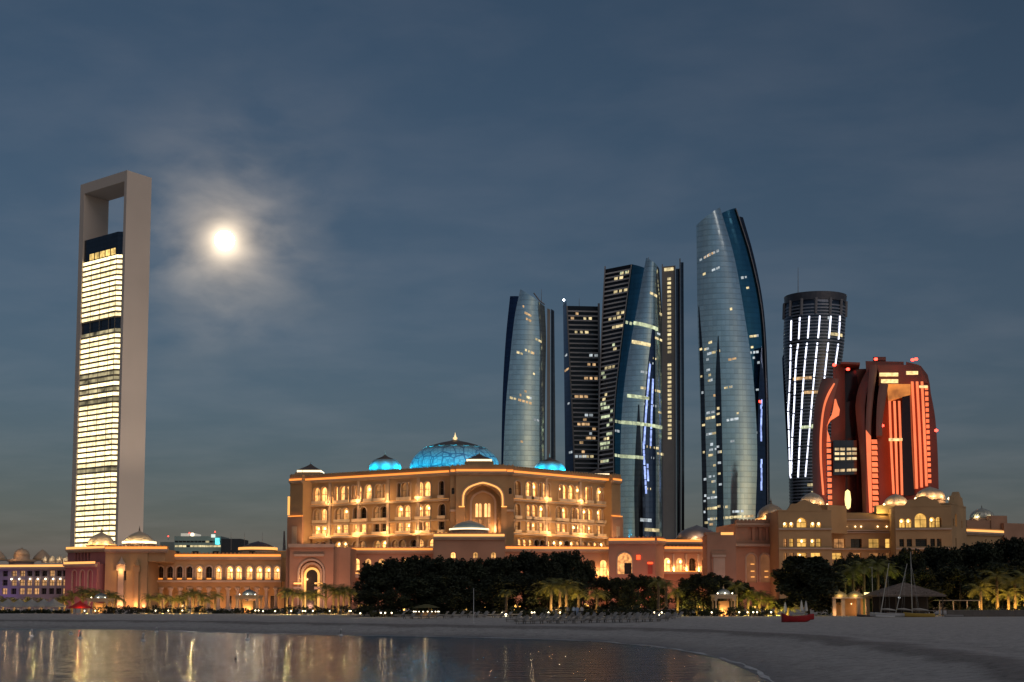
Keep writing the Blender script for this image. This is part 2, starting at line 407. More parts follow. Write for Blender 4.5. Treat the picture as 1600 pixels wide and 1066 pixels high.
# ------------------------------------------------------------------ facade frame
class F:
    """a vertical facade plane between two picture columns at two distances"""
    def __init__(s, px0, Y0, px1, Y1, py=860):
        a = W(px0, py, Y0); b = W(px1, py, Y1)
        s.O = Vector((a.x, a.y)); e = Vector((b.x, b.y)); s.L = (e-s.O).length
        s.t = (e-s.O).normalized(); s.n = Vector((s.t.y, -s.t.x)); s.rz = math.atan2(s.t.y, s.t.x)
    def sz(s, px, py):
        r, k = ray(px, py)
        q = (r*s.O.y - s.O.x)/(s.t.x - r*s.t.y); y = s.O.y + s.t.y*q
        return q, CAMZ + k*y
    def S(s, px, py=860): return s.sz(px, py)[0]
    def Z(s, px, py): return s.sz(px, py)[1]
    def p(s, q, d, z):
        v = s.O + s.t*q + s.n*d
        return (v.x, v.y, z)
    def box(s, mb, s0, s1, d0, d1, z0, z1):   # d0 < d1 (d grows towards the viewer)
        mb.hexa([s.p(s0,d1,z0), s.p(s1,d1,z0), s.p(s1,d0,z0), s.p(s0,d0,z0), s.p(s0,d1,z1), s.p(s1,d1,z1), s.p(s1,d0,z1), s.p(s0,d0,z1)])
    def base(s, q, d, z=GZ): return Vector(s.p(q, d, z))

def arch_pts(w, zb, zt, kind, n=8):
    """outline of an opening, left foot over the top to right foot, in (s, z)"""
    h = w/2
    if kind == 'rect': return [(-h, zb), (-h, zt), (h, zt), (h, zb)]
    rise = min(h*(1.15 if kind == 'point' else 1.0), (zt-zb)*.7); zs = zt-rise
    out = [(-h, zb)]
    for k in range(n+1):
        a = PI - PI*k/n
        x = h*math.cos(a); y = math.sin(a)
        if kind == 'point': y = y**.85*(1-.12*(1-abs(math.cos(a)))) + .12*max(0, 1-abs(x/h)*2.2)
        out.append((x, zs + rise*y))
    out.append((h, zb)); return out

def wall_rows(mb, f, s0, s1, z0, z1, rows, rv):
    """front wall with real openings. rows: lists of (s, w, zb, zt, kind)"""
    rows = [sorted(r) for r in rows if r]
    rows.sort(key=lambda r: r[0][2])
    cuts = [z0]
    for a, b in zip(rows[:-1], rows[1:]): cuts.append((max(w[3] for w in a)+min(w[2] for w in b))/2)
    cuts.append(z1)
    P = f.p
    if not rows:
        mb.face([P(s0,0,z0), P(s1,0,z0), P(s1,0,z1), P(s0,0,z1)])
    for i, r in enumerate(rows):
        a, b = cuts[i], cuts[i+1]; cur = s0
        for (sc_, w, zb, zt, kind) in r:
            l, rr = sc_-w/2, sc_+w/2
            if l > cur: mb.face([P(cur,0,a), P(l,0,a), P(l,0,b), P(cur,0,b)])
            if zb > a: mb.face([P(l,0,a), P(rr,0,a), P(rr,0,zb), P(l,0,zb)])
            o = arch_pts(w, zb, zt, kind)
            for (xa, za), (xb, zb2) in zip(o[:-1], o[1:]):
                xa += sc_; xb += sc_
                if abs(xb-xa) > 1e-6: mb.face([P(xa,0,za), P(xb,0,zb2), P(xb,0,b), P(xa,0,b)])
                mb.face([P(xa,0,za), P(xa,-rv,za), P(xb,-rv,zb2), P(xb,0,zb2)])
            mb.face([P(l,0,zb), P(rr,0,zb), P(rr,-rv,zb), P(l,-rv,zb)])
            cur = rr
        if cur < s1: mb.face([P(cur,0,a), P(s1,0,a), P(s1,0,b), P(cur,0,b)])
    e = rv+.15
    mb.face([P(s0,0,z0), P(s0,0,z1), P(s0,-e,z1), P(s0,-e,z0)])
    mb.face([P(s1,0,z0), P(s1,-e,z0), P(s1,-e,z1), P(s1,0,z1)])
    mb.face([P(s0,0,z1), P(s1,0,z1), P(s1,-e,z1), P(s0,-e,z1)])

PANES = {}
def pane_mesh(w, h, kind, mat):
    key = (round(w, 1), round(h, 1), kind, mat.name)
    if key not in PANES:
        o = arch_pts(w*1.04, 0, h*1.02, kind); mb = MB()
        mb.face([(x, 0, z) for x, z in reversed(o)]); mb.face([(x, .12, z) for x, z in o])
        PANES[key] = mb.mesh('window', mat)
    return PANES[key]
MULS = {}
def mul_mesh(w, h, kind):
    key = (round(w, 1), round(h, 1), kind)
    if key not in MULS:
        mb = MB(); t = .07
        mb.box(-t, t, -.16, -.02, 0, h*(.97 if kind == 'rect' else .9))
        mb.box(-w/2, w/2, -.14, -.03, h*.55-t, h*.55+t)
        MULS[key] = mb.mesh('frame', frame_m)
    return MULS[key]
SURR = {}
def surr_mesh(w, h, kind):
    key = (round(w, 1), round(h, 1), kind)
    if key not in SURR:
        a = arch_pts(w, 0, h, kind); b = arch_pts(w+.6, 0, h+.3, kind); mb = MB()
        for i in range(len(a)-1):
            q = [a[i], b[i], b[i+1], a[i+1]]
            mb.hexa([(x, -.005, z) for x, z in q]+[(x, -.3, z) for x, z in q])
        SURR[key] = mb.mesh('surround', trim_m)
    return SURR[key]
BALC = {}
def balc_mesh(w):
    key = round(w, 1)
    if key not in BALC:
        mb = MB(); mb.box(-w*.6, w*.6, -.9, 0, -.35, 0); mb.box(-w*.6, w*.6, -.9, -.75, .002, .75)
        for s in (-1, 1): mb.box(s*w*.6-.07, s*w*.6+.07, -.75, 0, .002, .75)
        BALC[key] = mb.mesh('balcony', planter_m)
    return BALC[key]
_lm = MB(); _lm.lathe([(0.34*math.sin(PI*k/6), -.48*math.cos(PI*k/6)) for k in range(7)], 10); LAMP_ME = _lm.mesh('lantern', lamp_m, True)

def block(E, f, s0, s1, z0, z1, depth, rows, wm, rv=.9, lit=.6, name='wall', balcony=False, lamps=.25, rnd=None, core=True, mull=True, litm=None, dimm=None):
    """wall with openings + solid core behind + window parts. rows: lists of (s,w,zb,zt,kind[,state])"""
    rnd = rnd or random
    mb = MB(); wall_rows(mb, f, s0, s1, z0, z1, [[w[:5] for w in r] for r in rows], rv)
    wall = mb.build(name, wm, E)
    if core:
        mb = MB(); f.box(mb, s0+.02, s1-.02, -depth, -rv-.14, z0, z1-.02); mb.build('building_mass', wm, E)
    for r in rows:
        for w in r:
            st = w[5] if len(w) > 5 else None
            if st is None: st = 'lit' if rnd.random() < lit else ('dim' if rnd.random() < .4 else 'dark')
            if st == 'none': continue
            mat = {'lit': litm or lit_m, 'dim': dimm or dim_m, 'dark': dark_m}[st]
            o = inst('window', pane_mesh(w[1], w[3]-w[2], w[4], mat), E, f.p(w[0], -rv, w[2]-.02), f.rz)
            if mull:
                c = bpy.data.objects.new('frame', mul_mesh(w[1], w[3]-w[2], w[4])); COL.objects.link(c); c.parent = o
            if st == 'lit' and rnd.random() < lamps:
                c = bpy.data.objects.new('lantern', LAMP_ME); COL.objects.link(c); c.parent = o
                c.location = (w[1]*rnd.uniform(-.15, .2), -.5, (w[3]-w[2])*.72)
            if balcony:
                c = bpy.data.objects.new('surround', surr_mesh(w[1], w[3]-w[2], w[4])); COL.objects.link(c); c.parent = o; c.location = (0, -rv, 0)
                c = bpy.data.objects.new('balcony', balc_mesh(w[1])); COL.objects.link(c); c.parent = o; c.location = (0, -rv+.02, 0)
    return wall

def cornice(E, f, s0, s1, z, h=1.6, lit=True, wm=None, out=1.0, sm=None, dent=True):
    mb = MB(); f.box(mb, s0-.1, s1+.1, -.2, out, z-.6, z); f.box(mb, s0, s1, -.2, out*.5, z-1.1, z-.603); mb.build('cornice', trim_m, E)
    mb = MB(); f.box(mb, s0, s1, -1.2, out*.35, z+.003, z+h); mb.build('parapet', wm or wall_m, E)
    if dent:
        mb = MB(); q = s0+.5
        while q < s1-.5:
            f.box(mb, q, q+.55, -.6, out*.35+.12, z+h*.35, z+h+.35); q += 1.3
        d = mb.build('merlon_row', wm or wall_m, E); d['kind'] = 'stuff'
    if lit:
        mb = MB(); f.box(mb, s0+.15, s1-.15, out*.62, out*.9, z+.003, z+.75); mb.build('cove_light', sm or strip_m, E)

def ring_arch(E, f, sc_, w, zb, zt, kind, wid, d0, d1, mat, name, n=16):
    """raised band following an arch outline"""
    a = arch_pts(w, zb, zt, kind, n); b = arch_pts(w+2*wid, zb, zt+wid, kind, n)
    mb = MB()
    for i in range(len(a)-1):
        q = [a[i], a[i+1], b[i+1], b[i]]
        mb.hexa([f.p(sc_+x, d0, z) for x, z in q] + [f.p(sc_+x, d1, z) for x, z in q])
    return mb.build(name, mat, E)

DOME_PROF = [(1.0,0),(1.03,.12),(1.02,.25),(.97,.40),(.87,.56),(.72,.70),(.52,.82),(.32,.91),(.14,.97),(.05,1.02),(0,1.06)]
LOW_PROF = [(1.0,0),(1.0,.1),(.96,.25),(.86,.45),(.70,.62),(.50,.76),(.28,.88),(.12,.95),(.04,1.0),(0,1.04)]
def finial(E, c, h, mat, r=None):
    r = r or h*.13
    mb = MB(); mb.lathe([(r*1.5,0),(r*1.6,.06*h),(r*.5,.12*h),(r*1.1,.25*h),(r*1.15,.33*h),(r*.5,.45*h),(r*.6,.55*h),(r*.28,.65*h),(r*.1,.95*h),(0,h)], 10, c)
    return mb.build('finial', mat, E, True)
def dome(E, c, R, H, mat, drum=.0, prof=DOME_PROF, lobes=16, lam=.03, fin=None, fm=None, drum_m=None, band=None):
    mb = MB(); mb.lathe([(R*r, H*z) for r, z in prof], 48, c, lobes, lam); o = mb.build('dome', mat, E, True)
    if drum:
        mb = MB(); mb.lathe([(R*1.08,-drum),(R*1.08,-drum*.15),(R*1.14,-.1*drum),(R*1.14,.05),(R*.9,.06)], 32, c); mb.build('drum', drum_m or trim_m, E)
    if band:
        mb = MB(); mb.lathe([(R*1.10,.03),(R*1.16,.03),(R*1.16,.05+band[0]),(R*1.10,.05+band[0])], 32, c); mb.build('light_ring', band[1], E)
    if fin: finial(E, (c[0], c[1], c[2]+H*1.0), fin, fm or metal_m)
    return o

# ------------------------------------------------------------------ high-rise towers
def colx(col, py):
    """smooth picture column of an edge at row py; col runs from the foot up"""
    c = col
    if py >= c[0][1]: return c[0][0]
    for i in range(len(c)-1):
        if c[i][1] >= py >= c[i+1][1]:
            p0 = c[max(i-1, 0)]; p1 = c[i]; p2 = c[i+1]; p3 = c[min(i+2, len(c)-1)]
            t = (p1[1]-py)/max(1e-6, p1[1]-p2[1])
            def sl(a, b): return (b[0]-a[0])/max(1e-6, (a[1]-b[1]))
            m1 = (sl(p0, p1)+sl(p1, p2))/2 if i > 0 else sl(p1, p2)
            m2 = (sl(p1, p2)+sl(p2, p3))/2 if i+2 < len(c) else sl(p1, p2)
            h = p1[1]-p2[1]
            return (2*t**3-3*t*t+1)*p1[0]+(t**3-2*t*t+t)*h*m1+(-2*t**3+3*t*t)*p2[0]+(t**3-t*t)*h*m2
    return c[-1][0]
class Sail:
    """curved glass shaft between two edge curves, a closed solid with its own depth"""
    def __init__(s, E, name, cl, YL, cr, YR, bulge, depth, mat, nu=12, nv=40, back=.78, top=0.0):
        s.cl, s.cr, s.YL, s.YR, s.b = cl, cr, YL, YR, bulge
        g0, g1 = s.at(0, 0), s.at(1, 0); s.turn = (g0.x+g1.x)/(g0.y+g1.y)      # the block stands square to the bay
        front = [[s.at(u/nu, v/nv) for u in range(nu+1)] for v in range(nv+1)]
        bk = []
        for r in front:
            cx = (r[0].x+r[-1].x)/2; y = max(r[0].y, r[-1].y)+depth
            dx = s.turn*(y-r[0].y)
            bk.append([Vector((cx+(p.x-cx)*back+dx, y, p.z)) for p in reversed(r)])
        mb = MB(); mb.grid([f+b+[f[0]] for f, b in zip(front, bk)])
        mb.face(list(reversed(front[0]+bk[0])))
        n = len(front[0])
        for i in range(n-1):
            mb.face([front[-1][i], front[-1][i+1], bk[-1][n-2-i], bk[-1][n-1-i]])
        s.o = mb.build(name, mat, E, weld=True)
        for p in s.o.data.polygons: p.use_smooth = True
        s.o.data.set_sharp_from_angle(angle=math.radians(25))
        s.E = E
    def at(s, u, v):
        pyl = s.cl[0][1]+(s.cl[-1][1]-s.cl[0][1])*v; pyr = s.cr[0][1]+(s.cr[-1][1]-s.cr[0][1])*v
        a = W(colx(s.cl, pyl), pyl, s.YL); b = W(colx(s.cr, pyr), pyr, s.YR)
        p = a.lerp(b, u); p.y -= s.b*4*u*(1-u)
        return p
    def v_of(s, py): return max(0, min(1, (s.cl[0][1]-py)/(s.cl[0][1]-s.cl[-1][1])))
    def win(s, u, v, w, h, mat, parent=None, name='window', proud=.25):
        """lit pane w x h metres lying on the glass"""
        a = s.at(u, v); t = (s.at(min(1, u+.02), v)-s.at(max(0, u-.02), v)).normalized()
        up = (s.at(u, min(1, v+.01))-s.at(u, max(0, v-.01))).normalized()
        n = t.cross(up); n = n if n.y < 0 else -n
        mb = MB(); q = [a+n*proud+t*x*w/2+up*z*h/2 for x, z in ((-1,-1),(1,-1),(1,1),(-1,1))]
        mb.hexa([p-n*(proud+.1) for p in q]+q)
        return mb.build(name, mat, parent or s.E)

class Patch(Sail):
    """a dark reflection put in as darker glass on a sail, following its curve"""
    def __init__(s, base, name, cl, cr, mat, nv=24, nu=4, proud=.3):
        s.base, s.cl, s.cr, s.E, s.proud = base, cl, cr, base.E, proud
        fr = [[s.at(u/nu, v/nv) for u in range(nu+1)] for v in range(nv+1)]
        mb = MB(); mb.grid([r+[p+Vector((0, proud+.2, 0)) for p in reversed(r)]+[r[0]] for r in fr])
        for r in (fr[0], fr[-1]): mb.face(r+[p+Vector((0, proud+.2, 0)) for p in reversed(r)])
        s.o = mb.build(name, mat, s.E, weld=True)
    def at(s, u, v):
        py = s.cl[0][1]+(s.cl[-1][1]-s.cl[0][1])*v; px = colx(s.cl, py)*(1-u)+colx(s.cr, py)*u
        b = s.base; vv = b.v_of(py); yl, yr = colx(b.cl, py), colx(b.cr, py)
        p = b.at(max(0.0, min(1.0, (px-yl)/(yr-yl))), vv); p.y -= s.proud
        return p
g_grey = glass_mat('silver_glass', (.72, .83, .83), .10, 4.0, 3.0, .80)
g_blue = glass_mat('blue_glass', (.055, .19, .28), .08, 4.0, 3.0, .85)
g_dark = glass_mat('dark_glass', (.07, .08, .10), .12, 4.0, 3.0, .8)
g_navy = glass_mat('navy_glass', (.05, .08, .16), .12, 4.0, 3.0, .8)
con_m = M('grey_concrete', (.26, .25, .26), .8, scale=.05)
con2_m = M('taupe_stone', (.30, .27, .245), .8, scale=.05)
slab_m = M('floor_slab', (.62, .57, .55), .8, scale=.1)
bands_m = M('dark_band_glass', (.02, .02, .025), .2, .3)
w_yel = M('office_light', (.3, .25, .15), .4, em=(1.0, .80, .42), es=.68, emvar=.6, emscale=.4)
w_cool = M('cool_office_light', (.3, .3, .3), .4, em=(.85, .95, 1.0), es=.45, emvar=.55, emscale=.4)
w_warm = M('flat_light', (.3, .2, .1), .4, em=(1.0, .62, .30), es=.55, emvar=.55, emscale=.4)
w_green = M('greenish_office_light', (.3, .3, .2), .4, em=(.90, 1.0, .62), es=.55, emvar=.5, emscale=.4)
w_blue = M('blue_light_strip', (.2, .3, .6), .4, em=(.38, .50, 1.0), es=1.1, emvar=.5, emscale=.3)
led_m = M('white_led_line', (.8, .8, .9), .4, em=(.82, .85, 1.0), es=2.4, emvar=.25, emscale=.12)
red_m = M('red_beacon', (.6, .02, .02), .4, em=(1.0, .05, .03), es=7.0)
bea_m = M('white_beacon', (.8, .8, .8), .4, em=(.9, .95, 1.0), es=8.0)

def scatter(s, n, seed, mats, v0=.15, v1=.97, u0=.04, u1=.96, w=2.5, h=1.8, fl=4.0, run=.5):
    r = random.Random(seed); H = s.at(.5, 1).z-s.at(.5, 0).z; k = 0
    while k < n:
        u = r.uniform(u0, u1); v = r.uniform(v0, v1); v = round(v*H/fl)*fl/H
        Wd = (s.at(1, v)-s.at(0, v)).length; m = r.choice(mats)
        while True:
            ww = w*r.uniform(.5, 1.15); s.win(u, v, ww, h*r.uniform(.75, 1.05), m); k += 1
            u += (ww*.5+w*.75)/Wd
            if u > u1 or r.random() > run: break

def mast(E, px, py0, py1, Y, r=.5, light=None):
    a, b = W(px, py0, Y), W(px, py1, Y); mb = MB(); mb.tube([a, b], [r, r*.4], 6); o = mb.build('mast', con_m, E)
    if light:
        mb = MB(); mb.lathe([(.01,-1.1),(.9,-.4),(.9,.4),(.01,1.1)], 8, b); mb.build('beacon', light, E)

def tower_a():
    E = thing('glass_tower', 'low curved silver glass tower with slanted top behind the blue domed palace', 'tower', W(825, 944, 1000), 'curved glass towers')
    cl = [(784,944),(786,740),(790,640),(797,560),(805,490),(813,452)]
    cr = [(851,944),(851,740),(852,600),(853,520),(851,479)]
    s = Sail(E, 'glass_sail', cl, 1000, cr, 1006, 3.5, 34, g_grey)
    b = Sail(E, 'side_glass', [(782,944),(783,735),(786,600),(791,520),(797,463)], 1012, [(800,944),(800,735),(803,600),(808,520),(811,463)], 1009, .5, 24, g_navy)
    p = Sail(E, 'pier', [(854.5,944),(854.5,700),(855,482)], 1004, [(860,944),(860,700),(860,484)], 1004, .3, 20, con2_m, 4, 6, .98)
    q = Sail(E, 'dark_fin', [(860.6,944),(861,700),(861,483)], 1008, [(868,944),(868,700),(866,486)], 1008, .3, 24, g_dark, 4, 6, .98)
    scatter(s, 34, 5, [w_yel, w_cool, w_warm], .40, .96, .1, .92)
    mb = MB(); mb.tube([W(851,476,1010), W(843,470,1010), W(834,458,1010)], .5, 6); mb.build('crane_arm', con_m, E)
    mast(E, 846, 474, 452, 1012, .3)
tower_a()

def slab_facade(E, cl, cr, Y, step, depth, seed, n, mats, back=.9, YR=None, py0=944):
    """dark glazed face with a projecting floor slab at every storey"""
    YR = YR or Y
    s = Sail(E, 'glass_core', cl, Y, cr, YR, .1, depth, bands_m, 4, 30, back)
    py = 760 if py0 > 760 else py0; k = 0
    while True:
        v = s.v_of(py-k*step)
        if v > .992: break
        a, b = s.at(0, v), s.at(1, v); mb = MB()
        d = Vector((0, -.9, 0)); h = .55
        mb.hexa([a+d+Vector((0,0,-h)), b+d+Vector((0,0,-h)), b+Vector((0,.3,-h)), a+Vector((0,.3,-h)), a+d+Vector((0,0,h)), b+d+Vector((0,0,h)), b+Vector((0,.3,h)), a+Vector((0,.3,h))])
        mb.build('floor_slab', slab_m, E); k += 1
    r = random.Random(seed); H = k
    for i in range(n):
        row = r.randrange(0, k-1); u = r.uniform(.08, .85); m = r.choice(mats)
        for j in range(r.choice((1, 1, 2, 3))):
            if u < .93: s.win(u, s.v_of(py-(row+.5)*step), r.uniform(2, 3.2), 2.0, m)
            u += 3.4/(s.at(1, .5)-s.at(0, .5)).length
    return s
def edge_fin(E, col, Y, w, depth, mat, name='edge_fin'):
    r = [(x+w, y) for x, y in col]
    return Sail(E, name, col, Y, r, Y, .05, depth, mat, 2, 20, 1.0)

def tower_b():
    E = thing('banded_tower', 'slim tower with pale horizontal floor bands between two glass towers', 'tower', W(908, 944, 1040))
    wl = [(886,478),(890,560),(895,660),(898,740),(900,944)][::-1]
    slab_facade(E, wl, [(934,944),(934,740),(935,600),(934.5,479)], 1030, 7.2, 26, 11, 22, [w_warm, w_warm, w_yel, w_cool])
    edge_fin(E, [(x-1.2, y) for x, y in wl], 1028, 2.0, 3, con2_m)
    edge_fin(E, [(933.6,944),(933.6,740),(934.6,600),(934,474)], 1028, 3.2, 20, con_m)
    s = Sail(E, 'side_glass', [(883,944),(883,740),(881.5,600),(879.5,478)], 1042, [(898,944),(897,740),(889,560),(885,470)], 1031, .4, 14, g_navy)
    scatter(s, 12, 8, [w_cool, w_warm], .3, .85, .2, .8, w=2.4)
    mast(E, 881, 480, 469, 1040, .5, bea_m)
    mast(E, 905, 478, 466, 1045, .25)
tower_b()

def tower_c():
    E = thing('twin_blade_tower', 'wide tower of dark banded block, blue glass blade and taupe stone slab', 'tower', W(1003, 944, 955))
    bl = [(966,944),(962,835),(960,640),(968,560),(978,480),(987,413)]
    slab_facade(E, [(937,944),(936,740),(938,600),(942,500),(946,421)], bl, 985, 6.9, 26, 21, 32, [w_green, w_yel, w_green, w_yel], YR=972)
    edge_fin(E, [(935,944),(934,740),(936,600),(940,500),(944.5,416)], 983, 2, 18, con_m)
    br = [(973,944),(972,800),(975,640),(984,560),(994,500),(1008,419)]
    b = Sail(E, 'blue_blade', bl, 966, br, 962, 1.0, 28, g_blue)
    edge_fin(E, [(x-1, y) for x, y in bl], 965, 1.3, 2, con_m, 'blade_edge')
    sr = [(1036,944),(1036,840),(1036,700),(1036,560),(1034,480),(1030,420)]
    s = Sail(E, 'glass_sail', [(970,944),(969,800),(972,640),(981,560),(992,500),(1009.5,403)], 960, sr, 964, 4.5, 26, g_grey, 16)
    d = Patch(s, 'sail_reflection', [(1003,944),(1003,830),(1002,700),(1005,640),(1012,560),(1019,500)], [(1024,944),(1024,830),(1024,700),(1023,620),(1023,560),(1022,500)], g_navy)  # dark reflections in the sail, put in as bands of darker glass
    d2 = Patch(s, 'sail_reflection', [(992,944),(991,830),(990,760),(992,700),(996,630)], [(1003.5,944),(1003.5,830),(1002.5,760),(1001,700),(998,630)], g_dark, proud=.45)
    # lit office floors running right round the blade and the sail
    for py, u0, u1, m in ((505,.0,.75,w_green),(618,.1,.62,w_green),(660,.0,.95,w_green),(713,.0,.45,w_green),(534,.05,.5,w_yel),(811,.45,.7,w_cool),(826,.55,.9,w_yel)):
        v = s.v_of(py); Wd = 34; u = u0
        while u < u1: s.win(u+.04, v, 2.6, 2.4, m, proud=1.0); u += 3.0/Wd
        if u0 < .05:
            for uu in (.25, .6): b.win(uu, b.v_of(py-2), 2.0, 2.2, m)
    r = random.Random(4)
    for lx0, lx1, ya, yb in ((.25,0.15,566,690),(.72,.62,590,690),(.1,.3,690,770),(.4,.45,725,750)):
        py = ya
        while py < yb:
            d.win(min(.9, max(.1, lx0+(lx1-lx0)*(py-ya)/(yb-ya))), d.v_of(py), 1.3, r.uniform(2.5, 4.5), w_blue, name='blue_light', proud=.3); py += r.uniform(5, 9)
    scatter(s, 30, 6, [w_yel, w_cool, w_yel], .2, .93, .35, .98, w=2.8)
    scatter(b, 6, 7, [w_cool], .3, .8, .2, .8, w=2)
    # taupe stone slab with one column of deep lit windows
    t = Sail(E, 'stone_slab', [(1037,944),(1036,700),(1035,417)], 964, [(1056,944),(1056,700),(1055,415)], 964, .1, 30, con2_m, 4, 6, .99)
    py = 437
    while py < 690:
        if not 556 < py < 568: t.win(.52, t.v_of(py), 2.7, 1.9, w_yel)
        py += 6.7
    t.win(.5, t.v_of(422), 7.0, 2.4, w_yel)
    edge_fin(E, [(1035.4,944),(1035,700),(1034,413)], 963, 1.6, 20, con_m)
    edge_fin(E, [(1055.2,944),(1055,700),(1054,415)], 963, 1.4, 20, con_m)
    Sail(E, 'dark_slot', [(1057,944),(1057,700),(1056,420)], 969, [(1063,944),(1063,700),(1062,420)], 969, .1, 22, g_dark, 2, 4, .98)
    edge_fin(E, [(1062.4,944),(1062,700),(1061.5,404)], 966, 1.8, 24, con_m)
    edge_fin(E, [(1064.6,944),(1064.6,700),(1063.5,410)], 972, 4.5, 22, g_dark, 'dark_fin')
    mast(E, 1013, 408, 402, 975, .4)
tower_c()

def tower_d():
    E = thing('glass_tower', 'tallest curved silver and blue glass tower with pointed slanted top', 'tower', W(1145, 944, 930), 'curved glass towers')
    mr = [(1178,944),(1180,820),(1183,700),(1176,580),(1163,490),(1147,400),(1125,324)]
    s = Sail(E, 'glass_sail', [(1100,944),(1098,820),(1094,640),(1090,500),(1088,352)], 935, mr, 931, 5, 32, g_grey, 18)
    # the raised tip of the sail: top edge climbs to the middle
    b = Sail(E, 'blue_blade', [(1165,944),(1166,820),(1166,700),(1160,580),(1146,470),(1128,333)], 938, [(1200,944),(1200,800),(1197,600),(1190,480),(1172,395),(1150,325)], 942, 1.5, 26, g_blue)
    f = Sail(E, 'dark_fin', [(1190,944),(1190,800),(1188,600),(1180,480),(1166,395),(1153,338)], 952, [(1203,944),(1203,800),(1200,600),(1193,480),(1178,400),(1161,340)], 954, .4, 18, g_dark)
    edge_fin(E, [(1199,944),(1199,800),(1196.4,600),(1189.4,480),(1171.4,395),(1149.4,326)], 940, 1.4, 3, con_m, 'blade_edge')
    n = Sail(E, 'navy_panel', [(1181,944),(1181,820),(1182.5,700),(1186,600),(1190,540)], 933, [(1198,944),(1198,800),(1197,700),(1195.5,600),(1192,545)], 940, .2, 4, g_navy, 4, 24, .98)
    l = Patch(s, 'sail_reflection', [(1119,944),(1119,820),(1118,700),(1117,600),(1121,535)], [(1130,944),(1129,820),(1127,700),(1125,600),(1122.5,535)], g_dark)  # reflections of neighbouring towers, painted on as darker glass
    l2 = Patch(s, 'sail_reflection', [(1100.2,944),(1098.2,820),(1096,700),(1093.2,560),(1091,480)], [(1107,944),(1105,820),(1102,700),(1098,560),(1092,480)], g_dark)
    scatter(s, 62, 9, [w_yel, w_cool, w_yel, w_warm], .18, .95, .08, .93, w=2.8, run=.6)
    scatter(s, 34, 13, [w_yel, w_cool], .18, .9, .10, .24, w=2.4)
    scatter(l, 16, 14, [w_cool, w_yel], .1, .8, .2, .8, w=2.6); scatter(l2, 14, 17, [w_yel, w_cool], .1, .85, .2, .8, w=2)
    scatter(b, 22, 15, [w_cool, w_yel, w_cool], .4, .95, .2, .75, w=2.4)
    r = random.Random(2)
    for u, ya, yb in ((.35,628,690),(.45,720,765)):
        py = ya
        while py < yb: n.win(u+.1*r.random(), n.v_of(py), 1.3, r.uniform(3, 5), w_blue, name='blue_light', proud=.4); py += 7
    n.win(.2, n.v_of(627), 2, 1.6, red_m, name='beacon', proud=.5)
tower_d()

